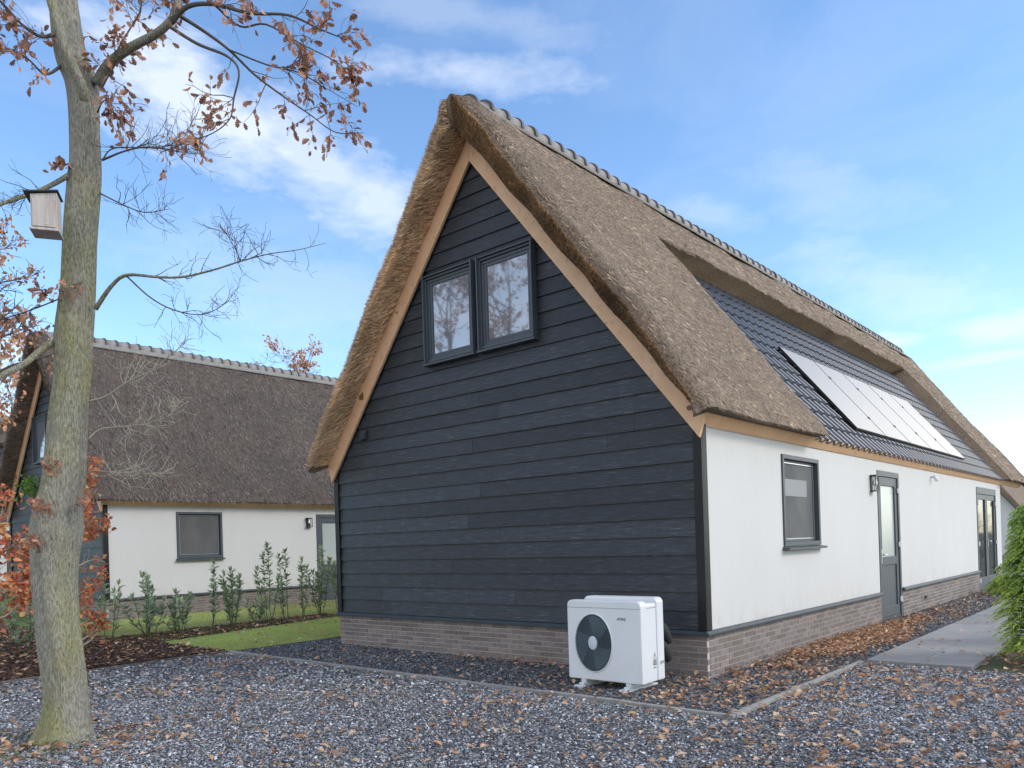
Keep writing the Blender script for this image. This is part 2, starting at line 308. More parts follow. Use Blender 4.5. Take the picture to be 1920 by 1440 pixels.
def bark_mat():
    m, N, L, b = custom('oak_bark'); tc = N.new('ShaderNodeTexCoord')
    def nz(scale, st, det=6, ro=0.6):
        mp = N.new('ShaderNodeMapping'); L.new(tc.outputs['Object'], mp.inputs[0]); mp.inputs['Scale'].default_value = st
        n = N.new('ShaderNodeTexNoise'); L.new(mp.outputs[0], n.inputs[0]); n.inputs['Scale'].default_value = scale; n.inputs['Detail'].default_value = det; n.inputs['Roughness'].default_value = ro; return n.outputs[0]
    furrow = nz(74, (1, 1, 0.30), 7, 0.72); fine = nz(120, (1, 1, 0.4), 4)
    c1 = ramp(N, L, furrow, [(0.33, (0.14, 0.125, 0.095)), (0.45, (0.30, 0.28, 0.22)), (0.57, (0.44, 0.42, 0.345)), (0.72, (0.56, 0.54, 0.46))])
    moss = N.new('ShaderNodeMapRange'); moss.inputs[1].default_value = 0.44; moss.inputs[2].default_value = 0.62; L.new(nz(1.9, (1, 1, 0.45), 5), moss.inputs[0])
    mx = N.new('ShaderNodeMix'); mx.data_type = 'RGBA'; mx.blend_type = 'MULTIPLY'; L.new(moss.outputs[0], mx.inputs[0]); L.new(c1, mx.inputs[6]); mx.inputs[7].default_value = (0.92, 0.92, 0.50, 1)
    m2 = N.new('ShaderNodeMapRange'); m2.inputs[1].default_value = 0.6; m2.inputs[2].default_value = 0.68; L.new(nz(3.5, one, 4), m2.inputs[0])
    mx2 = N.new('ShaderNodeMix'); mx2.data_type = 'RGBA'; L.new(m2.outputs[0], mx2.inputs[0]); L.new(mx.outputs[2], mx2.inputs[6]); mx2.inputs[7].default_value = (0.27, 0.27, 0.20, 1)
    L.new(mx2.outputs[2], b.inputs['Base Color']); b.inputs['Roughness'].default_value = 0.9
    b1 = N.new('ShaderNodeBump'); b1.inputs['Strength'].default_value = 1; b1.inputs['Distance'].default_value = 0.035; L.new(furrow, b1.inputs['Height'])
    b2 = N.new('ShaderNodeBump'); b2.inputs['Strength'].default_value = 0.6; b2.inputs['Distance'].default_value = 0.006; L.new(fine, b2.inputs['Height']); L.new(b1.outputs[0], b2.inputs['Normal'])
    L.new(b2.outputs[0], b.inputs['Normal']); return m
M['bark'] = bark_mat()
def wall_stains():
    m = M['render']; N = m.node_tree.nodes; L = m.node_tree.links; b = N['Principled BSDF']; src = b.inputs['Base Color'].links[0].from_socket
    tc = N.new('ShaderNodeTexCoord'); sp = N.new('ShaderNodeSeparateXYZ'); L.new(tc.outputs['Object'], sp.inputs[0])
    n = N.new('ShaderNodeTexNoise'); n.inputs['Scale'].default_value = 5; n.inputs['Detail'].default_value = 8; L.new(tc.outputs['Object'], n.inputs[0])
    r = N.new('ShaderNodeMapRange'); r.inputs[1].default_value = 0.50; r.inputs[2].default_value = 0.78; r.inputs[3].default_value = 0.35; r.inputs[4].default_value = 0; L.new(sp.outputs[2], r.inputs[0])
    q = N.new('ShaderNodeMath'); q.operation = 'MULTIPLY'; L.new(r.outputs[0], q.inputs[0]); r2 = N.new('ShaderNodeMapRange'); r2.inputs[1].default_value = 0.45; r2.inputs[2].default_value = 0.7; L.new(n.outputs[0], r2.inputs[0]); L.new(r2.outputs[0], q.inputs[1])
    x = N.new('ShaderNodeMix'); x.data_type = 'RGBA'; L.new(q.outputs[0], x.inputs[0]); L.new(src, x.inputs[6]); x.inputs[7].default_value = (0.42, 0.39, 0.33, 1); L.new(x.outputs[2], b.inputs['Base Color'])
wall_stains()
# ------------------------------------------------------------------ house
W = 6.3155; XC = -W/2; HL = 17.24; ZE = 2.6577; ZA = 6.6112; SL = 1.2509
def base_z(d): return ZA-SL*d
OUT = np.array([(0, 7.25), (.15, 7.21), (.33, 7.03), (.55, 6.72), (1.0, 6.08), (1.6, 5.27), (1.9, 4.87), (2.51, 4.08), (3.1, 3.28), (3.36, 2.92), (3.43, 2.80)])
_o = smooth_path(OUT, 8); _s = np.concatenate([[0], np.cumsum(np.linalg.norm(np.diff(_o, axis=0), axis=1))]); SLEN = _s[-1]
def prof(s): return np.interp(s, _s, _o[:, 0]), np.interp(s, _s, _o[:, 1])
LIP_S = float(np.interp(0.93, _o[:, 0], _s)); YN, YF = 3.15, 17.0
def thatch_pt(side, s, y, recess, y0=-0.4, y1=20.35):
    s = np.asarray(s, float); y = np.asarray(y, float); d, z = prof(s)
    # rounding of the verge edges
    e = np.minimum(np.clip((y-y0)/0.30, 0, 1), np.clip((y1-y)/0.30, 0, 1)); sh = 0.17*(1-np.sqrt(np.clip(1-(1-e)**2, 0, 1)))
    nx, nz = 0.78, 0.625
    P = np.stack([d, y, z], -1)
    wob = 0.022*vnoise(P*np.array([1, 1, 1]), 2.2, 3 if side > 0 else 4)+0.010*vnoise(P, 9, 5)
    wob = wob+0.020*np.exp(-((y-y0)/0.25)**2)*vnoise(P, 14, 9)
    k = -sh+wob
    fade = np.clip(s/0.3, 0, 1)
    if side > 0: k = k+0.08*(1-e)+0.08*np.exp(-((y-0.1)/0.6)**2)*np.clip(s/0.8, 0, 1)*np.clip((SLEN-s)/1.2, 0.0, 1)
    d = d+nx*k*fade; z = z+nz*k*fade+0.03*np.exp(-((y+0.25)/0.22)**2)*np.clip(1-s/0.45, 0, 1)
    if recess and side > 0:
        inr = (s > LIP_S) & (y > YN) & (y < YF)
        d = np.where(inr, d-0.33-0.14*(s < LIP_S+0.021), d); z = np.where(inr, ZA-SL*d+0.06, z)
    return XC+side*d, y, z
def house(name, loc, label, recess=True, old=False, detail=1.0, panels=True):
    rs = np.random.default_rng(int(abs(loc[0])*10)+3)
    root = empty(name, loc, label, 'house', None)
    # ---- brick plinth
    mb = MB(); mo = MB()
    door_spans = [(6.17, 7.43), (14.08, 16.54)] if recess else [(5.85, 7.1), (13.2, 15.6)]
    win_span = (2.17, 3.46, 1.34, 2.52) if recess else (1.73, 2.95, 1.38, 2.55)
    bh, bl, jt = 0.0525, 0.215, 0.0105
    def brick_run(a0, a1, f):
        for r in range(8):
            z0 = -0.05+r*(bh+jt)+0.004; a = a0-(0.11 if r % 2 else 0)
            while a < a1:
                s0, s1 = max(a, a0), min(a+bl, a1)
                if s1-s0 > 0.02:
                    c = rs.uniform(0.72, 1.2); f(s0, s1, z0, min(z0+bh, 0.452), (c*rs.uniform(.97, 1.05), c, c*rs.uniform(.96, 1.03)))
                a += bl+jt
    brick_run(-W, 0.0, lambda a, b, z0, z1, c: mb.box((a, -0.0, z0), (b, 0.05, z1), c))
    front_n = len(mb.v); segs = []; p = 0.06
    for d0, d1 in door_spans+[(HL, None)]:
        segs.append((p, d0)); p = d1
    mo.box((-W+0.004, 0.008, -0.06), (-0.008, 0.2, 0.45)); mo.box((-W+0.004, 0.2, -0.06), (-W+0.2, HL, 0.45))
    bw = mb.build('brick_plinth', M['brick'], root, colattr=True); mo.build('mortar', M['mortar'], bw)
    for s0, s1 in segs:
        mb = MB(); mo = MB(); brick_run(s0, s1, lambda a, b, z0, z1, c: mb.box((-0.05, a, z0), (0, b, z1), c)); mo.box((-0.2, max(s0, 0.2), -0.06), (-0.008, s1-0.003, 0.45))
        bw = mb.build('brick_plinth', M['brick'], root, colattr=True); mo.build('mortar', M['mortar'], bw)
    # ---- plinth cap
    c = MB(); pr = [(0, 0.445), (-0.045, 0.448), (-0.045, 0.468), (-0.02, 0.495), (0.0, 0.50)]
    n = len(pr)
    def cap_run(fn, a0, a1):
        v = [fn(a0, o, z) for o, z in pr]+[fn(a1, o, z) for o, z in pr]
        c.add(v, [tuple(range(n)), tuple(range(n, 2*n))]+[(i, (i+1) % n, n+(i+1) % n, n+i) for i in range(n)])
    cap_run(lambda a, o, z: (a, o, z), -W-0.045, -0.0); 
    first = True
    for s0, s1 in segs:
        cap_run(lambda a, o, z: (-o, a, z), s0-(0.105 if first else 0), s1); first = False
    c.build('plinth_cap', M['cap'], root)
    # ---- rendered walls (cells around real openings)
    op = [(win_span[0], win_span[1], win_span[2], win_span[3])]+[(a, b, 0.0, 2.52) for a, b in door_spans]
    ys = sorted({0.10, HL}|{v for o in op for v in o[:2]}); zs = sorted({0.45, 2.80}|{v for o in op for v in o[2:]}|{0.0})
    w = MB(); T = 0.14; xf = -0.018
    def solid(i, j):
        if i < 0 or j < 0 or i >= len(ys)-1 or j >= len(zs)-1: return False
        yc = (ys[i]+ys[i+1])/2; zc = (zs[j]+zs[j+1])/2
        if zc < 0.45: return False
        return not any(a < yc < b and z0 < zc < z1 for a, b, z0, z1 in op)
    for i in range(len(ys)-1):
        for j in range(len(zs)-1):
            if not solid(i, j): continue
            y0, y1, z0, z1 = ys[i], ys[i+1], zs[j], zs[j+1]; q = lambda *p: w.add(p, [(0, 1, 2, 3)])
            q((xf, y0, z0), (xf, y1, z0), (xf, y1, z1), (xf, y0, z1)); q((xf-T, y0, z0), (xf-T, y0, z1), (xf-T, y1, z1), (xf-T, y1, z0))
            if not solid(i-1, j): q((xf, y0, z0), (xf, y0, z1), (xf-T, y0, z1), (xf-T, y0, z0))
            if not solid(i+1, j): q((xf, y1, z0), (xf-T, y1, z0), (xf-T, y1, z1), (xf, y1, z1))
            if not solid(i, j-1): q((xf, y0, z0), (xf-T, y0, z0), (xf-T, y1, z0), (xf, y1, z0))
            if not solid(i, j+1): q((xf, y0, z1), (xf, y1, z1), (xf-T, y1, z1), (xf-T, y0, z1))
    w.box((-W, 0.2, 0.45), (-W+0.2, HL, 2.75)); w.box((-W+0.2, HL-0.2, 0.45), (-0.2, HL, 2.75))
    w.box((-W+0.2, HL, 0.0), (-1.6, HL+2.4, 2.7))
    w.build('rendered_wall', M['render'], root)
    # ---- gable core behind the boards
    g = MB(); g.prism([(-W+0.03, 0.46), (-0.03, 0.46), (-0.03, ZE), (XC, ZA-0.05), (-W+0.03, ZE)], 0.035, 0.2, 'y')
    g.build('gable_wall', M['black'], root)
    g = MB(); g.prism([(-W+0.03, 2.75), (-0.03, 2.75), (XC, ZA-0.1)], HL-0.1, HL, 'y'); g.build('gable_wall', M['black'], root)
    # ---- horizontal boards
    pb = MB(); z = 0.505; ex = 0.2005
    while z < ZA:
        z1 = min(z+ex+0.012, ZA+0.02)
        def xl(zz): return 0.0 if zz <= ZE else (zz-ZE)/SL
        xa0, xb0 = -W+0.075+max(0, xl(z)-0.03), -0.078-max(0, xl(z)-0.03); xa1, xb1 = -W+0.075+max(0, xl(z1)-0.03), -0.078-max(0, xl(z1)-0.03)
        if xb0-xa0 < 0.05: break
        cuts = [xa0]; 
        a = xa0+rs.uniform(0.8, 3.4)
        while a < xb0-0.6: cuts.append(a); a += rs.uniform(2.2, 4.6)
        cuts.append(xb0)
        for k in range(len(cuts)-1):
            l0, r0 = cuts[k]+(0.0012 if k else 0), cuts[k+1]-(0.0012 if k < len(cuts)-2 else 0)
            l1 = max(l0, xa1) if k == 0 else l0; r1 = min(r0, xb1) if k == len(cuts)-2 else r0
            if r1 <= l1: l1 = r1 = (max(l1, xa1)+min(r1, xb1))/2
            l1 = max(l1, xa1); r1 = min(r1, xb1)
            cc = rs.uniform(0.75, 1.35); cv = (cc*rs.uniform(.95, 1.05), cc, cc*rs.uniform(.97, 1.06))
            t = rs.uniform(-0.002, 0.002)
            v = [(l0, -0.012+t, z), (r0, -0.012+t, z), (r1, 0.010+t, z1), (l1, 0.010+t, z1), (l0, 0.034, z), (r0, 0.034, z), (r1, 0.034, z1), (l1, 0.034, z1)]
            pb.add(v, [(0, 1, 2, 3), (0, 4, 5, 1), (1, 5, 6, 2), (0, 3, 7, 4), (3, 2, 6, 7)], cv)
        z += ex
    pb.build('board_cladding', M['plank'], root, colattr=True)
    for x0, x1 in ((-0.085, 0.016), (-W-0.016, -W+0.085)):
        b = MB(); b.box((x0, -0.030, 0.5), (x1, -0.004, ZE+0.12)); 
        if x1 > 0: b.box((-0.010, -0.004, 0.5), (0.016, 0.092, ZE+0.10))
        else: b.box((x0, -0.004, 0.5), (x0+0.022, 0.092, ZE+0.1))
        b.build('corner_board', M['plank'], root, bevel=0.003)
    # ---- barge boards, fascia
    for sd_ in (-1, 1):
        o0, o1 = (-0.085, 0.285); dm = 3.262
        def e(d, off): return (XC+sd_*d, base_z(d)+off)
        b = MB(); pts = [e(0, o0), e(0, o1), e(dm-0.0, o1), (XC+sd_*(dm-0.09), base_z(dm-0.09)+o0-0.02)]
        if sd_ > 0: pts = [(x+0.002, z) for x, z in pts]
        b.prism(pts, -0.075, -0.034, 'y'); b.build('barge_board', M['larch'], root, bevel=0.003)
        f = MB(); f.add([(XC+sd_*3.155, -0.030, 2.672), (XC+sd_*3.255, -0.030, 2.79), (XC+sd_*3.255, 20.2, 2.79), (XC+sd_*3.155, 20.2, 2.672), (XC+sd_*3.12, -0.03, 2.70), (XC+sd_*3.22, -0.03, 2.82), (XC+sd_*3.22, 20.2, 2.82), (XC+sd_*3.12, 20.2, 2.70)],
              [(0, 1, 2, 3), (4, 7, 6, 5), (0, 4, 5, 1), (1, 5, 6, 2), (2, 6, 7, 3), (3, 7, 4, 0)]); f.build('eave_board', M['larch'], root)
    # ---- thatch body
    TY0, TY1 = -0.4, 20.35
    yv = np.unique(np.concatenate([np.linspace(TY0, TY0+0.3, 7), np.arange(TY0+0.4, TY1-0.3, 0.14), np.linspace(TY1-0.3, TY1, 6), [YN-0.02, YN+0.01, YF-0.01, YF+0.02]]))
    sv_ = np.unique(np.concatenate([np.linspace(0, 0.5, 8), np.linspace(0.5, SLEN, 36), [LIP_S, LIP_S+0.02]]))
    V = []; 
    S_, Y_ = np.meshgrid(sv_, yv); rows = []
    for sd_ in (-1, 1):
        X_, YY, Z_ = thatch_pt(sd_, S_, Y_, recess, TY0, TY1); rows.append(np.stack([X_, YY, Z_], -1))
    L_, R_ = rows; ridge_mid = (L_[:, :1]+R_[:, :1])/2
    full = np.concatenate([L_[:, ::-1], R_[:, 1:]], 1); full[:, len(sv_)-1] = ridge_mid[:, 0]
    # inner line (underside): from left eave up to the ridge and down
    inner_d = np.concatenate([np.linspace(3.26, 0, 14), np.linspace(0, 3.26, 14)[1:]]); sg = np.array([-1]*14+[1]*13)
    ny, nf = full.shape[:2]
    def cap(row, y, off):
        pass
    Vt = full.reshape(-1, 3); i = np.arange(ny-1)[:, None]*nf; j = np.arange(nf-1)[None]
    F1 = np.stack([i+j, i+j+1, i+nf+j+1, i+nf+j], -1).reshape(-1, 4)
    # verge faces: blend outer profile -> inner profile in 5 rings, then soffit back to the barge
    Vs = [Vt]; Fl = [F1]; nb = len(Vt)
    for yi, yb, sgn in ((0, -0.036, 1), (ny-1, 20.0, -1)):
        outer = full[yi]; ox = outer[:, 0]; dd = np.clip(np.abs(ox-XC), 0, 3.26)
        inn = np.stack([np.where(ox < XC, XC-dd, XC+dd), np.full(nf, outer[0, 1]), base_z(dd)+0.30+0.02*np.sin(ox*9)], -1)
        inn[:, 2] = np.minimum(inn[:, 2], outer[:, 2]-0.03)
        rings = [outer]
        for t in (0.12, 0.35, 0.65, 1.0):
            r_ = outer*(1-t)+inn*t; r_[:, 1] += sgn*(-0.035*math.sin(t*math.pi)+0.05*t*t)+0.02*vnoise(r_, 11, 21); rings.append(r_)
        so = inn.copy(); so[:, 1] = yb; so[:, 2] = base_z(dd)+0.262; rings.append(so)
        A = np.concatenate(rings); k = nf; a = np.arange(5)[:, None]*k; b_ = np.arange(k-1)[None]
        Fq = np.stack([a+b_, a+b_+1, a+k+b_+1, a+k+b_], -1).reshape(-1, 4)+nb
        Vs.append(A); Fl.append(Fq if sgn < 0 else Fq[:, ::-1]); nb += len(A)
        if sgn > 0: CAP = np.array(rings)
    # eave undersides
    for sd_, col_ in ((-1, 0), (1, nf-1)):
        o = full[:, col_]; q = o.copy(); q[:, 0] = XC+sd_*3.225; q[:, 2] = 2.80
        A = np.concatenate([o, q]); a = np.arange(ny-1)
        Vs.append(A); Fl.append(np.stack([a, a+1, a+1+ny, a+ny], -1)+nb); nb += len(A)
    th = np_mesh('thatch_roof', np.concatenate(Vs), np.concatenate(Fl), M['thatch_old' if old else 'thatch'], root, smooth=True)
    # ---- reeds
    tri = np.array([(0, -0.5, 0), (0, 0.5, 0), (1, 0.12, 0.0), (1, -0.12, 0.0)]); tf = np.array([(0, 1, 2, 3)])
    def reeds(n, side, y0, y1, s0, s1, ln, wd, lift, name='reed_ends', base=1.0, clump=True):
        s = rs.uniform(s0, s1-0.06, n); y = rs.uniform(y0, y1, n)
        if recess and side > 0:
            k = ~((s > LIP_S-0.015) & (y > YN-0.02) & (y < YF+0.02)); s, y = s[k], y[k]
        n = len(s); p = np.stack(thatch_pt(side, s, y, False, TY0, TY1), -1); p2 = np.stack(thatch_pt(side, np.minimum(s+0.05, SLEN), y, False, TY0, TY1), -1)
        dn = p2-p; dn[:, 2] -= 0.004; dn /= np.linalg.norm(dn, axis=1)[:, None]+1e-9
        nr = np.stack([-side*dn[:, 2]*side*side, np.zeros(n), side*dn[:, 0]], -1); nr[:, 0] = -dn[:, 2]*side; nr[:, 2] = np.abs(dn[:, 0])
        D = dn+nr*rs.normal(lift, 0.10, n)[:, None]; D[:, 1] += rs.normal(0, 0.10, n)
        fr = frames(D, nr+rs.normal(0, 0.5, (n, 3)))
        sc = np.stack([rs.uniform(0.5, 1.2, n)*ln, rs.uniform(0.6, 1.3, n)*wd, np.ones(n)], -1)
        c = base*np.clip(rs.normal(0.56, 0.33, n), 0.06, 1.3)*(1+0.18*vnoise(p, 1.6, 31))*(1+0.12*vnoise(p, 6, 32))*(1+0.16*vnoise(p*np.array([.25, 2.4, .25]), 3, 33))
        cc = np.stack([c*rs.uniform(.97, 1.05, n), c, c*rs.uniform(.9, 1.05, n)], -1)
        return scatter('reed_ends', tri, tf, p-nr*0.008, fr, sc, cc, M['reed_old' if old else 'reed'], th)
    if not old:
        parts = [reeds(95000, 1, TY0+0.02, 5.2, 0.12, SLEN+0.02, 0.085, 0.0065, 0.17), reeds(65000, 1, 5.2, 20.3, 0.12, SLEN+0.02, 0.11, 0.010, 0.16),
                 reeds(14000, -1, TY0, 4, 0.1, SLEN+0.02, 0.12, 0.010, 0.25)]
    else:
        parts = [reeds(int(60000*detail), 1, TY0+0.02, 11.0, 0.12, SLEN+0.02, 0.15, 0.014, 0.17)]
    for p_ in parts: p_['kind'] = 'stuff'
    # verge faces reeds (near gable): butts pointing out
    def cap_reeds(n, r0, r1, side, ln, wd, mode, cb=1.0):
        nfh = nf//2; u = rs.uniform(0.02, 0.999, n); idx = (nfh+side*u*(nfh-1)); i0 = np.floor(idx).astype(int); fr_ = idx-i0; i1 = np.clip(i0+1, 0, nf-1)
        r = rs.uniform(r0, r1, n); a0 = np.floor(r).astype(int); fa = (r-a0)[:, None]; a1 = np.minimum(a0+1, 5)
        P0 = CAP[a0, i0]*(1-fr_[:, None])+CAP[a0, i1]*fr_[:, None]; P1 = CAP[a1, i0]*(1-fr_[:, None])+CAP[a1, i1]*fr_[:, None]; P = P0*(1-fa)+P1*fa
        outw = np.stack([np.full(n, side*0.78), np.zeros(n), np.full(n, 0.625)], -1); downs = np.stack([np.full(n, side*0.625), np.zeros(n), np.full(n, -0.78)], -1)
        if mode == 'butt': D = outw*0.35+downs*0.35+np.array([0, -0.75, 0])
        elif mode == 'comb': D = outw*0.70+np.array([0, -0.60, 0])+downs*(0.28+0.22*np.sin(u*23)[:, None])
        elif mode == 'soffit': D = -outw*0.16+np.array([0, -0.85, 0])+downs*(0.34+0.14*np.sin(u*37)[:, None])
        else: D = outw*0.25+downs*0.80+np.array([0, -0.45, 0])
        D = D+rs.normal(0, 0.13, (n, 3)); fr = rand_frames(D)
        sc = np.stack([rs.uniform(0.5, 1.25, n)*ln, rs.uniform(0.6, 1.3, n)*wd, np.ones(n)], -1)
        c = cb*np.clip(rs.normal(0.72, 0.20, n), 0.2, 1.2)*(1+0.22*vnoise(P, 5, 41))
        cc = np.stack([c*1.03, c*0.97, c*0.86], -1)
        o = scatter('verge_reeds', tri, tf, P, fr, sc, cc, M['reed_old' if old else 'reed'], th); o['kind'] = 'stuff'
    k = 0.35 if old else 1.0
    cap_reeds(int(26000*k), 0.0, 4.0, 1, 0.06, 0.010, 'butt', 0.80); cap_reeds(int(9000*k), 0.0, 2.0, -1, 0.075, 0.010, 'down', 0.85)
    cap_reeds(int(16000*k), 0.8, 4.0, -1, 0.075, 0.010, 'comb', 1.0); cap_reeds(int(15000*k), 3.7, 5.0, -1, 0.15, 0.011, 'soffit', 1.2)
    # ---- ridge tiles
    rp, rmat = M['ridge'], M['ridge_rim']
    a = np.linspace(R(-6), R(186), 15); ln = 0.325
    def ring(rad, y, lift=0): return [(XC+rad*1.25*math.cos(t), y, 7.20+lift+rad*math.sin(t)) for t in a]
    tv = ring(0.155, -0.02)+ring(0.172, ln)+ring(0.155, ln)+ring(0.138, -0.02); nn = len(a); tfc = []
    for q in range(3):
        for i_ in range(nn-1): tfc.append((q*nn+i_, q*nn+i_+1, (q+1)*nn+i_+1, (q+1)*nn+i_))
    for i_ in range(nn-1): tfc.append((3*nn+i_, 3*nn+i_+1, i_+1, i_))
    tm = bpy.data.meshes.new('ridge_tile'); tm.from_pydata(tv, [], tfc); tm.materials.append(rp); tm.polygons.foreach_set('use_smooth', [True]*len(tm.polygons))
    rv = ring(0.150, 0.0)+ring(0.190, 0.0)+ring(0.194, 0.036)+ring(0.150, 0.036); rm_ = bpy.data.meshes.new('tile_rim'); rm_.from_pydata(rv, [], tfc); rm_.materials.append(rmat)
    nt = 66
    for k_ in range(nt):
        yk = 0.0+k_*0.302
        t = bpy.data.objects.new('ridge_tile', tm); COL.objects.link(t); t.parent = root; t.location = (rs.uniform(-.004, .004), yk, 0.02+rs.uniform(-.004, .004)-(0.05 if k_ == 0 else 0)); t.rotation_euler = (R(1.0), 0, rs.uniform(-.008, .008))
        r2 = bpy.data.objects.new('tile_rim', rm_); COL.objects.link(r2); r2.parent = t
    for sd_ in (-1, 1):
        fl = MB()
        for k_ in range(40):
            y0 = -0.05+k_*0.505; v = []
            for yy in (y0, y0+0.503):
                for d_, zz in ((0.17, 7.20), (0.36, 7.025+0.006*math.sin(yy*3)), (0.352, 7.00), (0.15, 7.12)): v.append((XC+sd_*d_, yy, zz+0.045))
            fl.add(v, [(0, 1, 5, 4), (1, 2, 6, 5), (2, 3, 7, 6), (3, 0, 4, 7), (0, 3, 2, 1), (4, 5, 6, 7)])
        fl.build('ridge_flashing', M['lead'], root)
    # ---- pantiles in the recess
    if recess:
        pit = 0.272; ncol = int((YF-YN)/pit); prf = [(0.0, 0.0), (0.10, 0.012), (0.2, 0.035), (0.32, 0.056), (0.45, 0.060), (0.55, 0.050), (0.64, 0.022), (0.72, 0.004), (0.86, -0.003), (1.0, 0.0)]
        gy = []; gh = []
        for cidx in range(ncol+1):
            for u, h in prf[:-1]: gy.append(YN-0.02+(cidx+u)*pit); gh.append(h)
        gy = np.array(gy); gh = np.array(gh); kk = gy < YF+0.03; gy, gh = gy[kk], gh[kk]
        gauge = 0.345; Ls = 4.02; V = []; F = []
        ux, uz = 1/math.hypot(1, SL), -SL/math.hypot(1, SL); nx, nz = 0.781, 0.624
        x0, z0 = XC+0.70, base_z(0.70)+0.16; nrow = 12; b0 = 0
        for r_ in range(nrow):
            sA = Ls-(r_+1)*gauge; sB = Ls-r_*gauge+0.015
            off = [(sA, 0.0), (sB, 0.030), (sB, 0.004)]
            for s_, h0 in off:
                hh = gh+h0; V.append(np.stack([x0+ux*s_+nx*hh, gy, z0+uz*s_+nz*hh], -1))
            k2 = len(gy); q = np.arange(k2-1)
            for t_ in (0, 1): F.append(np.stack([b0+t_*k2+q, b0+(t_+1)*k2+q, b0+(t_+1)*k2+q+1, b0+t_*k2+q+1], -1))
            b0 += 3*k2
        np_mesh('roof_tiles', np.concatenate(V), np.concatenate(F), M['tile'], root, smooth=False)
    # ---- joinery
    side = lambda a, o, z: (xf+o, a, z)
    gab = lambda a, o, z: (a, -0.014-o, z)
    def fbox(mb_, mp, a0, a1, o0, o1, z0, z1): mb_.box(mp(a0, o0, z0), mp(a1, o1, z1))
    def ringf(mb_, mp, a0, a1, o0, o1, z0, z1, w_):
        fbox(mb_, mp, a0, a1, o0, o1, z1-w_, z1); fbox(mb_, mp, a0, a1, o0, o1, z0, z0+w_)
        fbox(mb_, mp, a0, a0+w_, o0, o1, z0+w_, z1-w_); fbox(mb_, mp, a1-w_, a1, o0, o1, z0+w_, z1-w_)
    def window(mp, a0, a1, z0, z1, loft=False, label=None):
        t = MB()
        if loft:
            ringf(t, mp, a0, a1, -0.03, 0.055, z0, z1, 0.030); ringf(t, mp, a0+0.032, a1-0.032, -0.03, 0.030, z0+0.032, z1-0.032, 0.038)
            # projecting side fins and head
            fbox(t, mp, a0-0.012, a0+0.008, -0.0, 0.10, z0-0.02, z1+0.03); fbox(t, mp, a1-0.008, a1+0.012, -0.0, 0.10, z0-0.02, z1+0.03); fbox(t, mp, a0+0.010, a1-0.010, -0.0, 0.085, z1+0.002, z1+0.020)
        else:
            ringf(t, mp, a0+0.003, a1-0.003, -0.10, 0.022, z0+0.003, z1-0.003, 0.055)
        fr = t.build('window', M['frame'], root, bevel=0.003)
        if label: fr['label'] = label
        ins = 0.072 if loft else 0.060; s = MB(); so = (-0.02, 0.022) if loft else (-0.10, -0.035)
        ringf(s, mp, a0+ins, a1-ins, so[0], so[1], z0+ins, z1-ins, 0.040 if loft else 0.050); s.build('sash', M['frame'], fr, bevel=0.003)
        g_ = MB(); gi = ins+(0.035 if loft else 0.045); go = 0.008 if loft else -0.075
        fbox(g_, mp, a0+gi, a1-gi, go-0.006, go, z0+gi, z1-gi); g_.build('pane', M['glass_loft' if loft else 'glass'], fr)
        if not loft:
            sc_ = MB(); fbox(sc_, mp, a0+gi-0.01, a1-gi+0.01, -0.048, -0.044, z0+gi-0.01, z1-gi+0.01); sc_.build('insect_screen', M['screen'], fr)
            if recess: bl_ = MB(); fbox(bl_, mp, a0+gi+0.02, a1-gi-0.22, -0.0435, -0.0415, z1-gi-.42, z1-gi-.20); bl_.build('reflection_patch', M['painted_reflection'], fr)  # reflection of the house opposite, painted as a pale rectangle over the screen
            ln_ = MB(); ringf(ln_, mp, a0+gi-0.012, a1-gi+0.012, -0.042, -0.034, z0+gi-0.012, z1-gi+0.012, 0.010); ln_.build('screen_trim', M['steel'], fr)
        else:
            ln_ = MB(); ringf(ln_, mp, a0+gi-0.004, a1-gi+0.004, 0.008, 0.013, z0+gi-0.004, z1-gi+0.004, 0.006); ln_.build('glazing_bead', M['trim'], fr)
        si = MB(); si.add([mp(a0-0.035, -0.01, z0-0.002), mp(a1+0.02, -0.01, z0-0.002), mp(a1+0.02, 0.095, z0-0.018), mp(a0-0.035, 0.095, z0-0.018), mp(a0-0.035, -0.01, z0-0.045), mp(a1+0.02, -0.01, z0-0.045), mp(a1+0.02, 0.095, z0-0.045), mp(a0-0.035, 0.095, z0-0.045)],
              [(0, 1, 2, 3), (4, 7, 6, 5), (0, 4, 5, 1), (1, 5, 6, 2), (2, 6, 7, 3), (3, 7, 4, 0)]); si.build('sill', M['frame'], fr)
        return fr
    window(gab, -4.08, -3.165, 4.03, 5.20, True, 'left loft window, set slightly apart from its twin'); window(gab, -3.055, -2.145, 4.03, 5.20, True, 'right loft window with its side fin rising above the head')
    window(side, *win_span)
    def handle(par, mp, a, z, dirn, o=0.0):
        h = MB(); fbox(h, mp, a-0.018, a+0.018, o, o+0.010, z-0.12, z+0.12); h.tube([mp(a, o+0.008, z+0.03), mp(a, o+0.055, z+0.03)], 0.010, 8); h.tube([mp(a, o+0.052, z+0.03), mp(a+dirn*0.14, o+0.052, z+0.03)], 0.010, 8)
        h.build('handle', M['steel'], par, smooth=False, bevel=0.002)
    def hinge(par, mp, a, z, o=0.0):
        h = MB(); fbox(h, mp, a-0.045, a+0.045, o, o+0.020, z-0.055, z+0.03); h.tube([mp(a, o+0.022, z-0.07), mp(a, o+0.022, z+0.045)], 0.014, 8); h.build('hinge', M['white'], par, bevel=0.002)
    # back door
    a0, a1 = door_spans[0]; f = MB(); zt = 2.515
    fo = 0.012
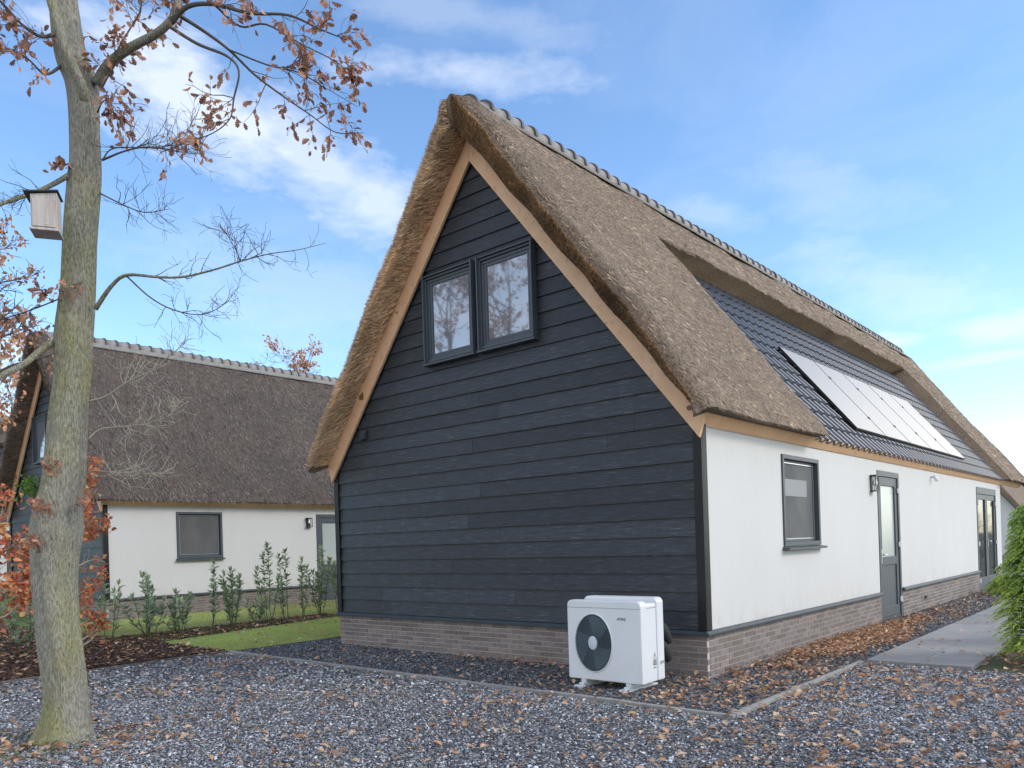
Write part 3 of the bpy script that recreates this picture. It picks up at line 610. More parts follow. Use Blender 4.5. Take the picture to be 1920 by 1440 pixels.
    for bx_ in ((a0+.003, a0+.09, -.12, fo, 0.0, zt), (a1-.09, a1-.003, -.12, fo, 0.0, zt), (a0+.09, a1-.09, -.12, fo, zt-.09, zt), (a0+.09, a1-.09, -.12, 0.0, 0.0, 0.05)): fbox(f, side, *bx_)
    df = f.build('door', M['frame'], root, bevel=0.003); lf = MB(); b0, b1 = a0+.093, a1-.093; lo = (-0.07, -0.008)
    for bx_ in ((b0, b0+.13, *lo, .055, zt-.093), (b1-.13, b1, *lo, .055, zt-.093), (b0+.13, b1-.13, *lo, zt-.24, zt-.093), (b0+.13, b1-.13, *lo, .055, .22), (b0+.13, b1-.13, *lo, .93, 1.07)): fbox(lf, side, *bx_)
    lf.build('door_leaf', M['frame'], df, bevel=0.003)
    q = MB(); fbox(q, side, b0+.13, b1-.13, -0.045, -0.035, 1.07, zt-.24); q.build('frosted_pane', M['frosted'], df)
    q = MB(); fbox(q, side, b0+.13, b1-.13, -0.045, -0.028, .22, .93); q.build('door_panel', M['frame'], df)
    handle(df, side, b0+.06, 1.08, 1, -0.006)
    for hz in (0.32, 1.28, 2.22): hinge(df, side, b1+.015, hz, 0.002)
    # french doors
    a0, a1 = door_spans[1]; f = MB()
    for bx_ in ((a0+.003, a0+.08, -.12, fo, 0.0, zt), (a1-.08, a1-.003, -.12, fo, 0.0, zt), (a0+.08, a1-.08, -.12, fo, zt-.16, zt), (a0+.08, a1-.08, -.12, 0.0, 0.0, 0.05)): fbox(f, side, *bx_)
    df = f.build('french_doors', M['frame'], root, bevel=0.003); mid = (a0+a1)/2; lf = MB(); q = MB()
    for b0, b1 in ((a0+.083, mid-.004), (mid+.004, a1-.083)):
        for bx_ in ((b0, b0+.13, *lo, .055, zt-.163), (b1-.13, b1, *lo, .055, zt-.163), (b0+.13, b1-.13, *lo, zt-.29, zt-.163), (b0+.13, b1-.13, *lo, .055, .30)): fbox(lf, side, *bx_)
        fbox(q, side, b0+.13, b1-.13, -0.045, -0.035, .30, zt-.29)
    lf.build('door_leaf', M['frame'], df, bevel=0.003); q.build('pane', M['glass'], df)
    handle(df, side, mid+.07, 1.15, 1, -0.006)
    for hz in (0.25, 1.15, 2.15): hinge(df, side, a0+.10, hz, 0.002); hinge(df, side, a1-.10, hz, 0.002)
    # wall lantern
    ly = 5.86 if recess else 5.58; lz = 2.29
    l = MB(); l.box((xf, ly-.055, lz-.15), (xf+.012, ly+.055, lz+.13)); l.box((xf+.012, ly-.09, lz+.105), (xf+.105, ly+.09, lz+.125)); l.box((xf+.012, ly-.09, lz-.14), (xf+.105, ly+.09, lz-.125))
    for yy in (-.085, .073):
        for xx in (.018, .090): l.box((xf+xx, ly+yy, lz-.125), (xf+xx+.012, ly+yy+.012, lz+.105))
    la = l.build('wall_lantern', M['black'], root, bevel=0.002); bu = MB(); bu.tube(smooth_path([(xf+.06, ly, lz+.105), (xf+.06, ly, lz+.07), (xf+.06, ly, lz+.03), (xf+.06, ly, lz-.02), (xf+.06, ly, lz-.05)], 4), np.interp(np.linspace(0, 1, 17), [0, .3, .6, .85, 1], [.016, .018, .036, .034, .008]), 12); bu.build('bulb', M['bulb'], la, smooth=True)
    # gable vent hood
    v = MB(); v.add([(-5.62, -0.012, 3.13), (-5.50, -0.012, 3.13), (-5.50, -0.012, 3.27), (-5.62, -0.012, 3.27), (-5.62, -0.09, 3.13), (-5.50, -0.09, 3.13), (-5.50, -0.03, 3.27), (-5.62, -0.03, 3.27), ], [(0, 1, 2, 3), (4, 7, 6, 5), (0, 4, 5, 1), (1, 5, 6, 2), (2, 6, 7, 3), (3, 7, 4, 0)]); v.build('vent_hood', M['trim'], root, bevel=0.003)
    if recess:
        s = MB(); s.tube([(xf, 9.75, 2.56), (xf+.05, 9.75, 2.56)], 0.018, 10); s.tube(smooth_path([(xf+.04, 9.75, 2.575), (xf+.075, 9.75, 2.55), (xf+.10, 9.75, 2.50), (xf+.115, 9.75, 2.47)], 3), [.02, .028, .034, .036, .038, .038, .036, .034, .030, .02], 12); s.build('motion_sensor', M['white'], root, smooth=True)
        s = MB(); s.box((0.0, 8.9, 0.20), (0.02, 9.05, 0.25)); s.build('wall_vent', M['black'], root)
    return root
main = house('thatched_house', (0, 0, 0), 'black boarded gable house with tan thatched roof carrying the solar panels')
left = house('thatched_house', (-15.15, 0, 0.0), 'neighbouring white walled house with dark weathered thatch, behind the laurel hedge', recess=False, old=True)
third = house('thatched_house', (-30.6, -3.6, 0.1), 'farthest left house with tiled roof patch, mostly hidden behind the oak trunk', recess=True, old=True, detail=0.3)
# distant house beyond the far end: simpler, seen as a sliver
fh = empty('distant_house', (-3.6, 45.0, -0.15), 'distant white house with tan thatched verge, beyond the far end of the long white wall', 'house')
b = MB(); b.box((-5.6, 0.0, 0), (0, 14, 2.7)); b.prism([(-5.6, 2.7), (0, 2.7), (-2.8, 6.2)], 0.0, 0.2, 'y'); b.build('wall', M['render'], fh)
b = MB()
for sg in (-1, 1): b.prism([(-2.8, 6.25), (-2.8+sg*3.05, 2.45), (-2.8+sg*3.25, 2.62), (-2.8+sg*0.2, 6.75), (-2.8, 6.82)][::sg], -0.35, 14.4, 'y')
b.build('thatch_roof', M['thatch'], fh, bevel=0.08)
for x_ in (-2.0, -4.6): b = MB(); b.box((x_, -0.03, 0.9), (x_+1, 0.0, 2.1)); b.build('window', M['frame'], fh)
# ------------------------------------------------------------------ solar panels
sn = Vector((0.781, 0, 0.6246)); su = Vector((0.6246, 0, -0.781))
which = ['nearest the gable', 'second from the gable', 'middle one of the row', 'second from the far end', 'farthest from the gable']
P0 = (XC+1.80, base_z(1.80)+0.36); pw = 1.585; pl = 1.98
for k in range(5):
    o = empty('solar_panel', (P0[0], 5.60+k*(pw+0.014), P0[1]), 'pale reflecting solar panel on the roof tiles, '+which[k], 'solar panel', 'solar panels in a row on the tiled roof')
    def pp(s, y, h): v = su*s+sn*h; return (v.x, y, v.z)
    def sbox(mb, s0, s1, y0, y1, h0, h1):
        mb.add([pp(s0, y0, h0), pp(s1, y0, h0), pp(s1, y1, h0), pp(s0, y1, h0), pp(s0, y0, h1), pp(s1, y0, h1), pp(s1, y1, h1), pp(s0, y1, h1)], [(0, 3, 2, 1), (4, 5, 6, 7), (0, 1, 5, 4), (1, 2, 6, 5), (2, 3, 7, 6), (3, 0, 4, 7)])
    f = MB(); fw = 0.012
    sbox(f, 0, pl, 0, fw, -0.035, 0.001); sbox(f, 0, pl, pw-fw, pw, -0.035, 0.001); sbox(f, 0, fw, fw, pw-fw, -0.035, 0.001); sbox(f, pl-fw, pl, fw, pw-fw, -0.035, 0.001)
    for s_ in (0.45, 1.5): sbox(f, s_, s_+0.04, -0.03 if k == 0 else 0, pw+0.014, -0.115, -0.036)
    f.build('frame', M['panel_frame'], o)
    g = MB(); sbox(g, fw, pl-fw, fw, pw-fw, -0.030, -0.0015); g.build('glass', M['panel'], o)
    for s_ in (0.45, 1.5):
        c = MB(); sbox(c, s_, s_+0.05, pw-0.012, pw+0.026, 0.002, 0.012)
        c.build('clamp', M['panel_frame'], o)
# ------------------------------------------------------------------ heat pump
hp = empty('heat_pump', (-0.605, -0.83, 0), 'white outdoor heat pump unit with round dark fan on the gravel by the black gable', 'heat pump')
def rounded_plate(x0, x1, z0, z1, y0, y1, r):
    pts = [(x0, z0), (x1, z0)]
    for t in range(7): a = R(t*15); pts.append((x1-r+r*math.cos(a), z1-r+r*math.sin(a)))
    for t in range(7): a = R(90+t*15); pts.append((x0+r+r*math.cos(a), z1-r+r*math.sin(a)))
    m_ = MB(); m_.prism(pts, y0, y1, 'y'); return m_
rounded_plate(-.445, .445, .075, .885, -.215, -.10, .055).build('front_casing', M['white'], hp, bevel=0.012)
rounded_plate(-.432, .432, .078, .855, -.099, .085, .03).build('middle_casing', M['white'], hp, bevel=0.004)
rounded_plate(-.445, .445, .077, .905, .086, .215, .055).build('rear_casing', M['white'], hp, bevel=0.012)
b = MB(); b.box((-.444, -.2165, .808), (.444, -.2152, .811)); b.build('lid_seam', M['trim'], hp)
b = MB(); b.box((.4325, -.098, .806), (.4332, .084, .810)); b.build('side_seam', M['trim'], hp)
fx, fz, ra, rb = -.118, .455, .222, .292
def ell(k, y, n=56): return [(fx+k*ra*math.cos(t), y, fz+k*rb*math.sin(t)) for t in np.linspace(0, 2*np.pi, n, endpoint=False)]
def ringmesh(rs_): 
    m_ = MB(); n = 56; V = []
    for k, y in rs_: V += ell(k, y)
    F = [(q*n+i, q*n+(i+1) % n, (q+1)*n+(i+1) % n, (q+1)*n+i) for q in range(len(rs_)-1) for i in range(n)]
    m_.add(V, F); return m_
ringmesh([(1.045, -.2153), (1.03, -.226), (1.0, -.228), (.985, -.219)]).build('fan_surround', M['white'], hp, smooth=True)
d = MB(); d.add(ell(.99, -.2175), [tuple(range(56))]); d.build('fan_opening', M['fandark'], hp)
bl = MB()
for k in range(3):
    for j in range(8):
        a0 = R(120*k+j*9+15); a1 = R(120*k+(j+1)*9+15)
        def q(kk, a, y): return (fx+kk*ra*math.cos(a), y, fz+kk*rb*math.sin(a))
        bl.add([q(.25, a0, -.2182), q(.93, a0+.35, -.2184), q(.93, a1+.35, -.2184), q(.25, a1, -.2182)], [(0, 1, 2, 3)])
bl.build('fan_blades', mat('fan_blade', (0.085, 0.115, 0.14), 0.5), hp)
gr = MB()
for k in range(44):
    t0 = 2*math.pi*k/44; pts = [(fx+kk*ra*math.cos(t0+0.75*(kk-.2)), -.231-.006*math.sin(kk*3), fz+kk*rb*math.sin(t0+0.75*(kk-.2))) for kk in np.linspace(.22, 1.0, 7)]
    gr.tube(pts, 0.0021, 4, cap=False)
for kk in np.linspace(.3, .98, 12):
    pts = [(fx+kk*ra*math.cos(t), -.230, fz+kk*rb*math.sin(t)) for t in np.linspace(0, 2*np.pi, 41)]; gr.tube(pts, 0.0014, 4, cap=False)
gr.build('fan_grille', M['grille'], hp)
hb = ringmesh([(.001, -.243), (.20, -.243), (.235, -.240), (.245, -.226)]); hb.build('fan_hub', M['fanhub'], hp, smooth=True)
for xx in (-.27, .27):
    f = MB(); f.box((xx-.03, -.20, .045), (xx+.03, .20, .074)); f.box((xx-.055, -.30, .0), (xx+.055, .27, .022)); f.box((xx-.025, -.245, .022), (xx+.025, .2, .045)); f.build('foot', M['white'], hp, bevel=0.004)
pi_ = MB()
for zz, yy in ((.60, .31), (.42, .30)):
    pi_.tube(smooth_path([(.22, .20, zz), (.32, yy-.04, zz), (.365, yy+.01, zz-.03), (.36, yy+.09, zz-.12), (.33, yy+.16, zz-.17)], 5), 0.055, 12)
pi_.build('insulated_pipes', M['rubber'], hp, smooth=True)
b = MB(); b.tube([(.44, .15, .26), (.475, .15, .26)], .015, 8); b.build('drain_valve', M['steel'], hp)
def text_mesh(txt, size, loc, rot, m_, parent, name, ext=0.0006):
    cu = bpy.data.curves.new('t', 'FONT'); cu.body = txt; cu.size = size; cu.extrude = ext; cu.align_x = 'CENTER'; cu.align_y = 'CENTER'; cu.offset = size*0.02
    to = bpy.data.objects.new('t', cu); COL.objects.link(to); dg = bpy.context.evaluated_depsgraph_get(); me = bpy.data.meshes.new_from_object(to.evaluated_get(dg))
    bpy.data.objects.remove(to); me.materials.clear(); o = link(name, me, parent, m_, loc); o.rotation_euler = rot; return o
text_mesh('ATAG', .037, (.222, -.2165, .705), (R(90), 0, 0), M['black'], hp, 'logo_text')
sx = .4335
st = MB(); st.add([(sx, .005, .19), (sx, .075, .19), (sx, .075, .33), (sx, .005, .33)], [(0, 1, 2, 3)]); st.build('warning_label', mat('label_paper', (.70, .71, .72), .5), hp)
st = MB(); xx = sx+.0006
def dq(y0, y1, z0, z1): st.add([(xx, y0, z0), (xx, y1, z0), (xx, y1, z1), (xx, y0, z1)], [(0, 1, 2, 3)])
dq(.010, .070, .235, .290)
tri_o = [(.040, .365), (.010, .300), (.070, .300)]; tri_i = [(.040, .352), (.018, .304), (.062, .304)]
st.add([(xx, y, z) for y, z in tri_o+tri_i], [(0, 1, 4, 3), (1, 2, 5, 4), (2, 0, 3, 5)]); dq(.038, .042, .315, .335)
st.build('label_print', M['black'], hp)
st = MB(); xx = sx+.0010
for k in range(4): dq(.017+k*.013, .022+k*.013, .242, .283)
st.build('label_bars', mat('label_paper_2', (.70, .71, .72), .5), hp)
text_mesh('ATAG', .02, (sx+.0006, .040, .212), (R(90), 0, R(90)), M['black'], hp, 'label_text')
# ------------------------------------------------------------------ ground
g = MB(); n = 40
g.add([(-400, -400, -0.03), (400, -400, -0.03), (400, 400, -0.03), (-400, 400, -0.03)], [(0, 1, 2, 3)]); tag(g.build('ground', M['soil']), kind='structure')
def sheet(name, poly, z, m_, kind='structure'):
    s = MB(); s.add([(x, y, z) for x, y in poly], [tuple(range(len(poly)))]); o = s.build(name, m_); o['kind'] = kind; return o
sheet('lawn', [(-60, -1.45), (-7.05, -1.45), (-7.05, 40), (-60, 40)], -0.010, M['lawn'])
sheet('gravel_drive', [(-7.05, -40), (40, -40), (40, -1.53), (-7.05, -1.53)], -0.004, M['gravel'])
sheet('gravel_drive', [(1.0, -1.53), (40, -1.53), (40, 1.85), (1.0, 1.85)], -0.004, M['gravel'])
sheet('gravel_strip', [(-7.02, -1.53), (1.0, -1.53), (1.0, 30), (-7.02, 30)], -0.006, M['gravel'])
sheet('mulch_bed', [(-40, -12), (-7.05, -12), (-7.05, -1.45), (-9.3, -1.45), (-10.5, 3.3), (-11.5, 3.6), (-11.1, -1.5), (-40, -2.2)], -0.002, M['mulch'])
def edging(label, p, q, m_='concrete', w_=0.055, top=0.028):
    p = Vector(p); q = Vector(q); d = (q-p); L_ = d.length; d.normalize(); nrm = Vector((-d.y, d.x)); b = MB(); k = max(1, int(L_/1.0+.5))
    for i in range(k):
        a = p+d*(L_*i/k+.003); c = p+d*(L_*(i+1)/k-.003); o_ = random.uniform(-.003, .003); hh = top+random.uniform(-.003, .003)
        b.prism([(a-nrm*w_/2+nrm*o_)[:], (c-nrm*w_/2+nrm*o_)[:], (c+nrm*w_/2+nrm*o_)[:], (a+nrm*w_/2+nrm*o_)[:]], -0.10, hh, 'z')
    tag(b.build('edging', M[m_], bevel=0.004), label, 'edging')
edging('long concrete edging between drive gravel and the strip along the black gable', (-7.05, -1.50), (1.03, -1.57))
edging('short concrete edging from the outer corner to the paving', (1.00, -1.53), (1.00, 1.80))
edging('dark timber edging along the front of the bark mulch bed', (-7.05, -1.53), (-6.75, -8.5), 'wood_edge', 0.04, 0.03)
edging('thin dark edging between the lawn and the house gravel', (-7.05, -1.44), (-7.03, 8.0), 'wood_edge', 0.025, 0.012)
# paving
pv = MB(); rows = 14
for r_ in range(rows):
    for c_ in range(2):
        y0 = 1.85+r_*1.07-(0.535 if c_ else 0); y1 = y0+1.064
        if y0 < 1.85: y0 = 1.85
        k = random.uniform(.88, 1.12); x0 = 1.03+c_*0.535
        pv.box((x0, y0, -0.02), (x0+.530, y1, 0.030+random.uniform(-.0015, .0015)), k)
po = pv.build('path', M['slab'], bevel=0.003, colattr=True); po['kind'] = 'structure'
# ------------------------------------------------------------------ stones, chips, leaves, grass
octa = np.array([(1, 0, 0), (-1, 0, 0), (0, 1, 0), (0, -1, 0), (0, 0, 1), (0, 0, -1)], float)*np.array([.5, .36, .22]); octa[0] += (0, .1, .06); octa[3] += (-.12, 0, .05); octa[4] += (.15, -.05, -.03)
of = np.array([(0, 2, 4), (2, 1, 4), (1, 3, 4), (3, 0, 4), (2, 0, 5), (1, 2, 5), (3, 1, 5), (0, 3, 5)])
def in_poly(x, y, poly):
    c = np.zeros(len(x), bool); n = len(poly)
    for i in range(n):
        x0, y0 = poly[i]; x1, y1 = poly[(i+1) % n]; cond = (y0 > y) != (y1 > y)
        c ^= cond & (x < (x1-x0)*(y-y0)/((y1-y0) or 1e-9)+x0)
    return c
def sample(n, poly, near=None):
    P = np.array(poly); x = rng.uniform(P[:, 0].min(), P[:, 0].max(), n); y = rng.uniform(P[:, 1].min(), P[:, 1].max(), n); k = in_poly(x, y, poly); return x[k], y[k]
def view_ok(x, y, dmin, dmax, marg=1.5):
    dx, dy = x-CAM.x, y-CAM.y; d = dx*fwd.x+dy*fwd.y; l = dx*rt.x+dy*rt.y; return (d > dmin) & (d < dmax) & (np.abs(l) < d*0.66+marg)
def yaw_frames(n, tilt=0.35):
    a = rng.uniform(0, 2*np.pi, n); D = np.stack([np.cos(a), np.sin(a), rng.normal(0, tilt, n)], -1); Nn = np.stack([rng.normal(0, tilt, n), rng.normal(0, tilt, n), np.ones(n)], -1); return frames(D, Nn)
def stones(label_poly, n, smin, smax, dmin, dmax, base, name):
    x, y = sample(n, label_poly); k = view_ok(x, y, dmin, dmax); x, y = x[k], y[k]; n = len(x)
    s = rng.uniform(smin, smax, n)*rng.choice([1, 1, 1, 1.4], n); t = rng.beta(1.6, 2.6, n); pale = rng.random(n) < 0.10
    c = base*(0.045+0.42*t**1.25)*(1+0.25*vnoise(np.stack([x, y, x*0], -1), 1.1, 77)); c = np.where(pale, base*rng.uniform(.45, .7, n), c)
    w_ = rng.normal(0, 0.035, n); C = np.stack([c*(0.99+w_), c*1.0, c*(1.03-w_)], -1)
    o = scatter(name, octa, of, np.stack([x, y, s*0.10], -1), yaw_frames(n, .4), s, C, M['stone']); o['kind'] = 'stuff'
DRIVE = [(-6.98, -9), (6, -9), (6, 1.8), (1.04, 1.8), (1.04, -1.62), (-6.98, -1.56)]
STRIP = [(-7.0, -1.46), (0.97, -1.52), (0.97, 16), (0.03, 16), (0.03, -0.03), (-6.34, -0.03), (-6.34, 3), (-7.0, 3)]
stones(DRIVE, 400000, .015, .030, 4.2, 8.2, 1.1, 'gravel'); stones(DRIVE, 150000, .026, .044, 8.2, 20, 1.1, 'gravel'); stones(STRIP, 150000, .020, .036, 4, 30, 0.60, 'gravel')
def oak_leaf():
    out = [(0, 0), (.10, .05), (.16, .16), (.27, .10), (.36, .27), (.47, .15), (.58, .32), (.68, .17), (.80, .22), (.88, .10), (1.0, 0)]
    up_ = [(x, y, 0.5*y*y*1.6+0.10*math.sin(x*3)) for x, y in out]; lo_ = [(x, -y, 0.5*y*y*1.6+0.10*math.sin(x*3)) for x, y in out[1:-1]]
    V = up_+lo_[::-1]; mid = [(x, 0, 0.10*math.sin(x*3)-.02) for x in (.3, .6)]; n = len(V); V = V+[(0.5, 0, .08)]
    return np.array(V), np.array([(i, (i+1) % n, n) for i in range(n)])
def oval_leaf(w_=.3, curl=.15):
    V = [(0, 0, 0), (.25, w_*.8, curl*.4), (.6, w_, curl*.6), (1, 0, 0), (.6, -w_, curl*.6), (.25, -w_*.8, curl*.4), (.45, 0, 0)]
    return np.array(V, float), np.array([(i, (i+1) % 6, 6) for i in range(6)])
OV, OF = oak_leaf(); LV, LF = oval_leaf(.33, .2); NV, NF = oval_leaf(.17, .06)
def leaf_cols(n, kind):
    t = rng.random(n)[:, None]; u = rng.random(n)[:, None]; v = rng.uniform(.7, 1.2, n)[:, None]
    if kind == 'ground': a, b_, c = np.array([.68, .50, .34]), np.array([.52, .27, .13]), np.array([.24, .12, .07])
    elif kind == 'oak': a, b_, c = np.array([.62, .33, .19]), np.array([.44, .21, .13]), np.array([.22, .12, .09])
    elif kind == 'beech': a, b_, c = np.array([.66, .22, .09]), np.array([.50, .13, .07]), np.array([.66, .38, .15])
    elif kind == 'orange': a, b_, c = np.array([.72, .38, .20]), np.array([.60, .27, .13]), np.array([.66, .44, .27])
    elif kind == 'laurel': a, b_, c = np.array([.26, .32, .17]), np.array([.40, .46, .27]), np.array([.17, .22, .13])
    elif kind == 'conifer': a, b_, c = np.array([.17, .27, .045]), np.array([.10, .19, .04]), np.array([.05, .12, .035])
    elif kind == 'green': a, b_, c = np.array([.06, .10, .03]), np.array([.10, .14, .04]), np.array([.04, .07, .025])
    x = np.where(t < .5, a+(b_-a)*u, b_+(c-b_)*u); return x*v
def ground_leaves(n, poly, z=0.018, size=(.07, .12), dmin=4, dmax=30, kind='ground', bias=None, lab='fallen_leaves'):
    x, y = sample(n, poly); k = view_ok(x, y, dmin, dmax); x, y = x[k], y[k]
    if bias is not None: k = rng.random(len(x)) < bias(x, y); x, y = x[k], y[k]
    n = len(x); s = rng.uniform(*size, n); fr = yaw_frames(n, .28)
    o = scatter(lab, OV, OF, np.stack([x, y, z+rng.uniform(0, .02, n)], -1), fr, s, leaf_cols(n, kind), M['leaf']); o['kind'] = 'stuff'
clus = lambda x, y: np.clip(0.5+0.9*vnoise(np.stack([x, y, x*0], -1), 1.9, 5)+.25*vnoise(np.stack([x, y, x*0], -1), 6, 6), .12, 1)
ground_leaves(9500, DRIVE, bias=clus, size=(.045, .09)); ground_leaves(220, [(-3.9, -5.9), (-2.4, -6), (-2.3, -4.6), (-3.8, -4.5)], size=(.05, .09)); ground_leaves(5000, DRIVE, bias=clus, size=(.025, .05))
ground_leaves(900, [(1.1, -2.6), (4.2, -3.6), (5, 1.7), (1.1, 1.7)], size=(.06, .10))
ground_leaves(15000, [(.02, .9), (.95, 1.0), (.95, 14), (.02, 14)], z=.02, size=(.045, .08), bias=lambda x, y: np.clip(1.35-abs(y-3.9)/3.6-abs(x-.36)*1.9+.35*vnoise(np.stack([x, y, x*0], -1), 5, 8), .05, 1))
ground_leaves(900, [(.0, -1.5), (.97, -1.5), (.97, 1.2), (.0, 1.2)], size=(.05, .09), bias=lambda x, y: .45+0*x)
ground_leaves(1300, [(-7, -1.5), (0, -1.5), (0, -.02), (-7, -.02)], size=(.05, .09), bias=lambda x, y: np.clip(.12+.9*np.exp(-((y+.12)/.15)**2)*(x > -3.5)+.3*(x > -1.6), 0, 1))
ground_leaves(60, [(1.05, 1.9), (2.1, 1.9), (2.1, 9), (1.05, 9)], z=.042, size=(.05, .08))
ground_leaves(300, [(-9.5, -1.2), (-7.1, -1.2), (-7.1, 6), (-10.5, 6)], z=.03, size=(.06, .09))
ground_leaves(2600, [(2.15, 1.9), (5.5, 1.9), (5.5, 12), (2.15, 12)], z=.02)
MUL = [(-16, -11), (-7.1, -11), (-7.1, -1.5), (-9.3, -1.5), (-10.45, 3.2), (-11.3, 3.2), (-11.0, -1.6), (-16, -2.2)]
ground_leaves(9000, MUL, z=.03, size=(.06, .11), bias=lambda x, y: .62+0*x)
x, y = sample(90000, MUL); k = view_ok(x, y, 3, 30); x, y = x[k], y[k]; n = len(x); t = rng.random(n)[:, None]
C = (np.array([.035, .020, .014])+t*t*np.array([.14, .075, .045]))*rng.uniform(.7, 1.3, (n, 1))
o = scatter('bark_mulch', octa*np.array([1.6, .7, .8]), of, np.stack([x, y, rng.uniform(0, .03, n)], -1), yaw_frames(n, .35), rng.uniform(.03, .075, n), C, M['chip']); o['kind'] = 'stuff'
def grass(poly, n, h, w_, cols, name='grass', dmax=60):
    x, y = sample(n, poly); k = view_ok(x, y, 3, dmax); x, y = x[k], y[k]; n = len(x)
    D = np.stack([rng.normal(0, .45, n), rng.normal(0, .45, n), np.ones(n)], -1); t = rng.random(n)[:, None]; p3 = np.stack([x, y, x*0-.008], -1)
    dry = np.clip(.5+.9*vnoise(p3, 1.3, 12), 0, 1)[:, None]*cols[2]
    C = (np.array(cols[0])*(1-t)+np.array(cols[1])*t)*(1-dry)+np.array([.30, .27, .12])*dry
    o = scatter(name, np.array([(0, -.5, 0), (0, .5, 0), (.6, .3, .1), (1, 0, .3)]), np.array([(0, 1, 2, 3)]), p3, rand_frames(D), np.stack([rng.uniform(.6, 1.3, n)*h, np.full(n, w_), np.full(n, h)], -1), C, M['blade']); o['kind'] = 'stuff'
grass([(-10.3, -1.42), (-7.07, -1.42), (-7.07, 6), (-10.3, 6)], 120000, .035, .007, [(.42, .52, .13), (.58, .66, .23), .3])
grass([(-15.1, -1.4), (-10.2, -1.4), (-10.2, 8), (-15.1, 8)], 90000, .045, .009, [(.40, .48, .14), (.54, .58, .24), .6])
grass([(-3.9, -5.55), (-2.95, -6.1), (-2.55, -5.3), (-2.9, -4.85), (-3.6, -4.9)], 900, .05, .007, [(.10, .17, .03), (.20, .27, .06), .2], 'grass_tuft')
# ------------------------------------------------------------------ trees
TR = [[-3.15, -5.15, -0.24, 0.271], [-3.14, -5.15, -0.07, 0.254], [-3.14, -5.14, 0.07, 0.219], [-3.12, -5.13, 0.37, 0.188], [-3.15, -5.16, 0.81, 0.197], [-3.18, -5.18, 1.25, 0.197], [-3.17, -5.18, 1.51, 0.206], [-3.16, -5.17, 1.69, 0.228], [-3.14, -5.15, 1.9, 0.21], [-3.1, -5.12, 2.12, 0.193], [-3.06, -5.09, 2.56, 0.171], [-3.02, -5.05, 2.99, 0.162], [-3.0, -5.04, 3.26, 0.171], [-2.97, -5.01, 3.65, 0.153], [-2.94, -4.99, 4.08, 0.149], [-2.91, -4.96, 4.52, 0.144], [-2.89, -4.95, 4.74, 0.136], [-2.89, -4.95, 5.18, 0.136], [-2.9, -4.96, 5.4, 0.144], [-2.96, -5.01, 5.62, 0.136], [-3.0, -5.04, 6.06, 0.127], [-3.01, -5.05, 6.58, 0.114], [-3.03, -5.07, 7.37, 0.096], [-2.97, -5.03, 8.24, 0.066]]
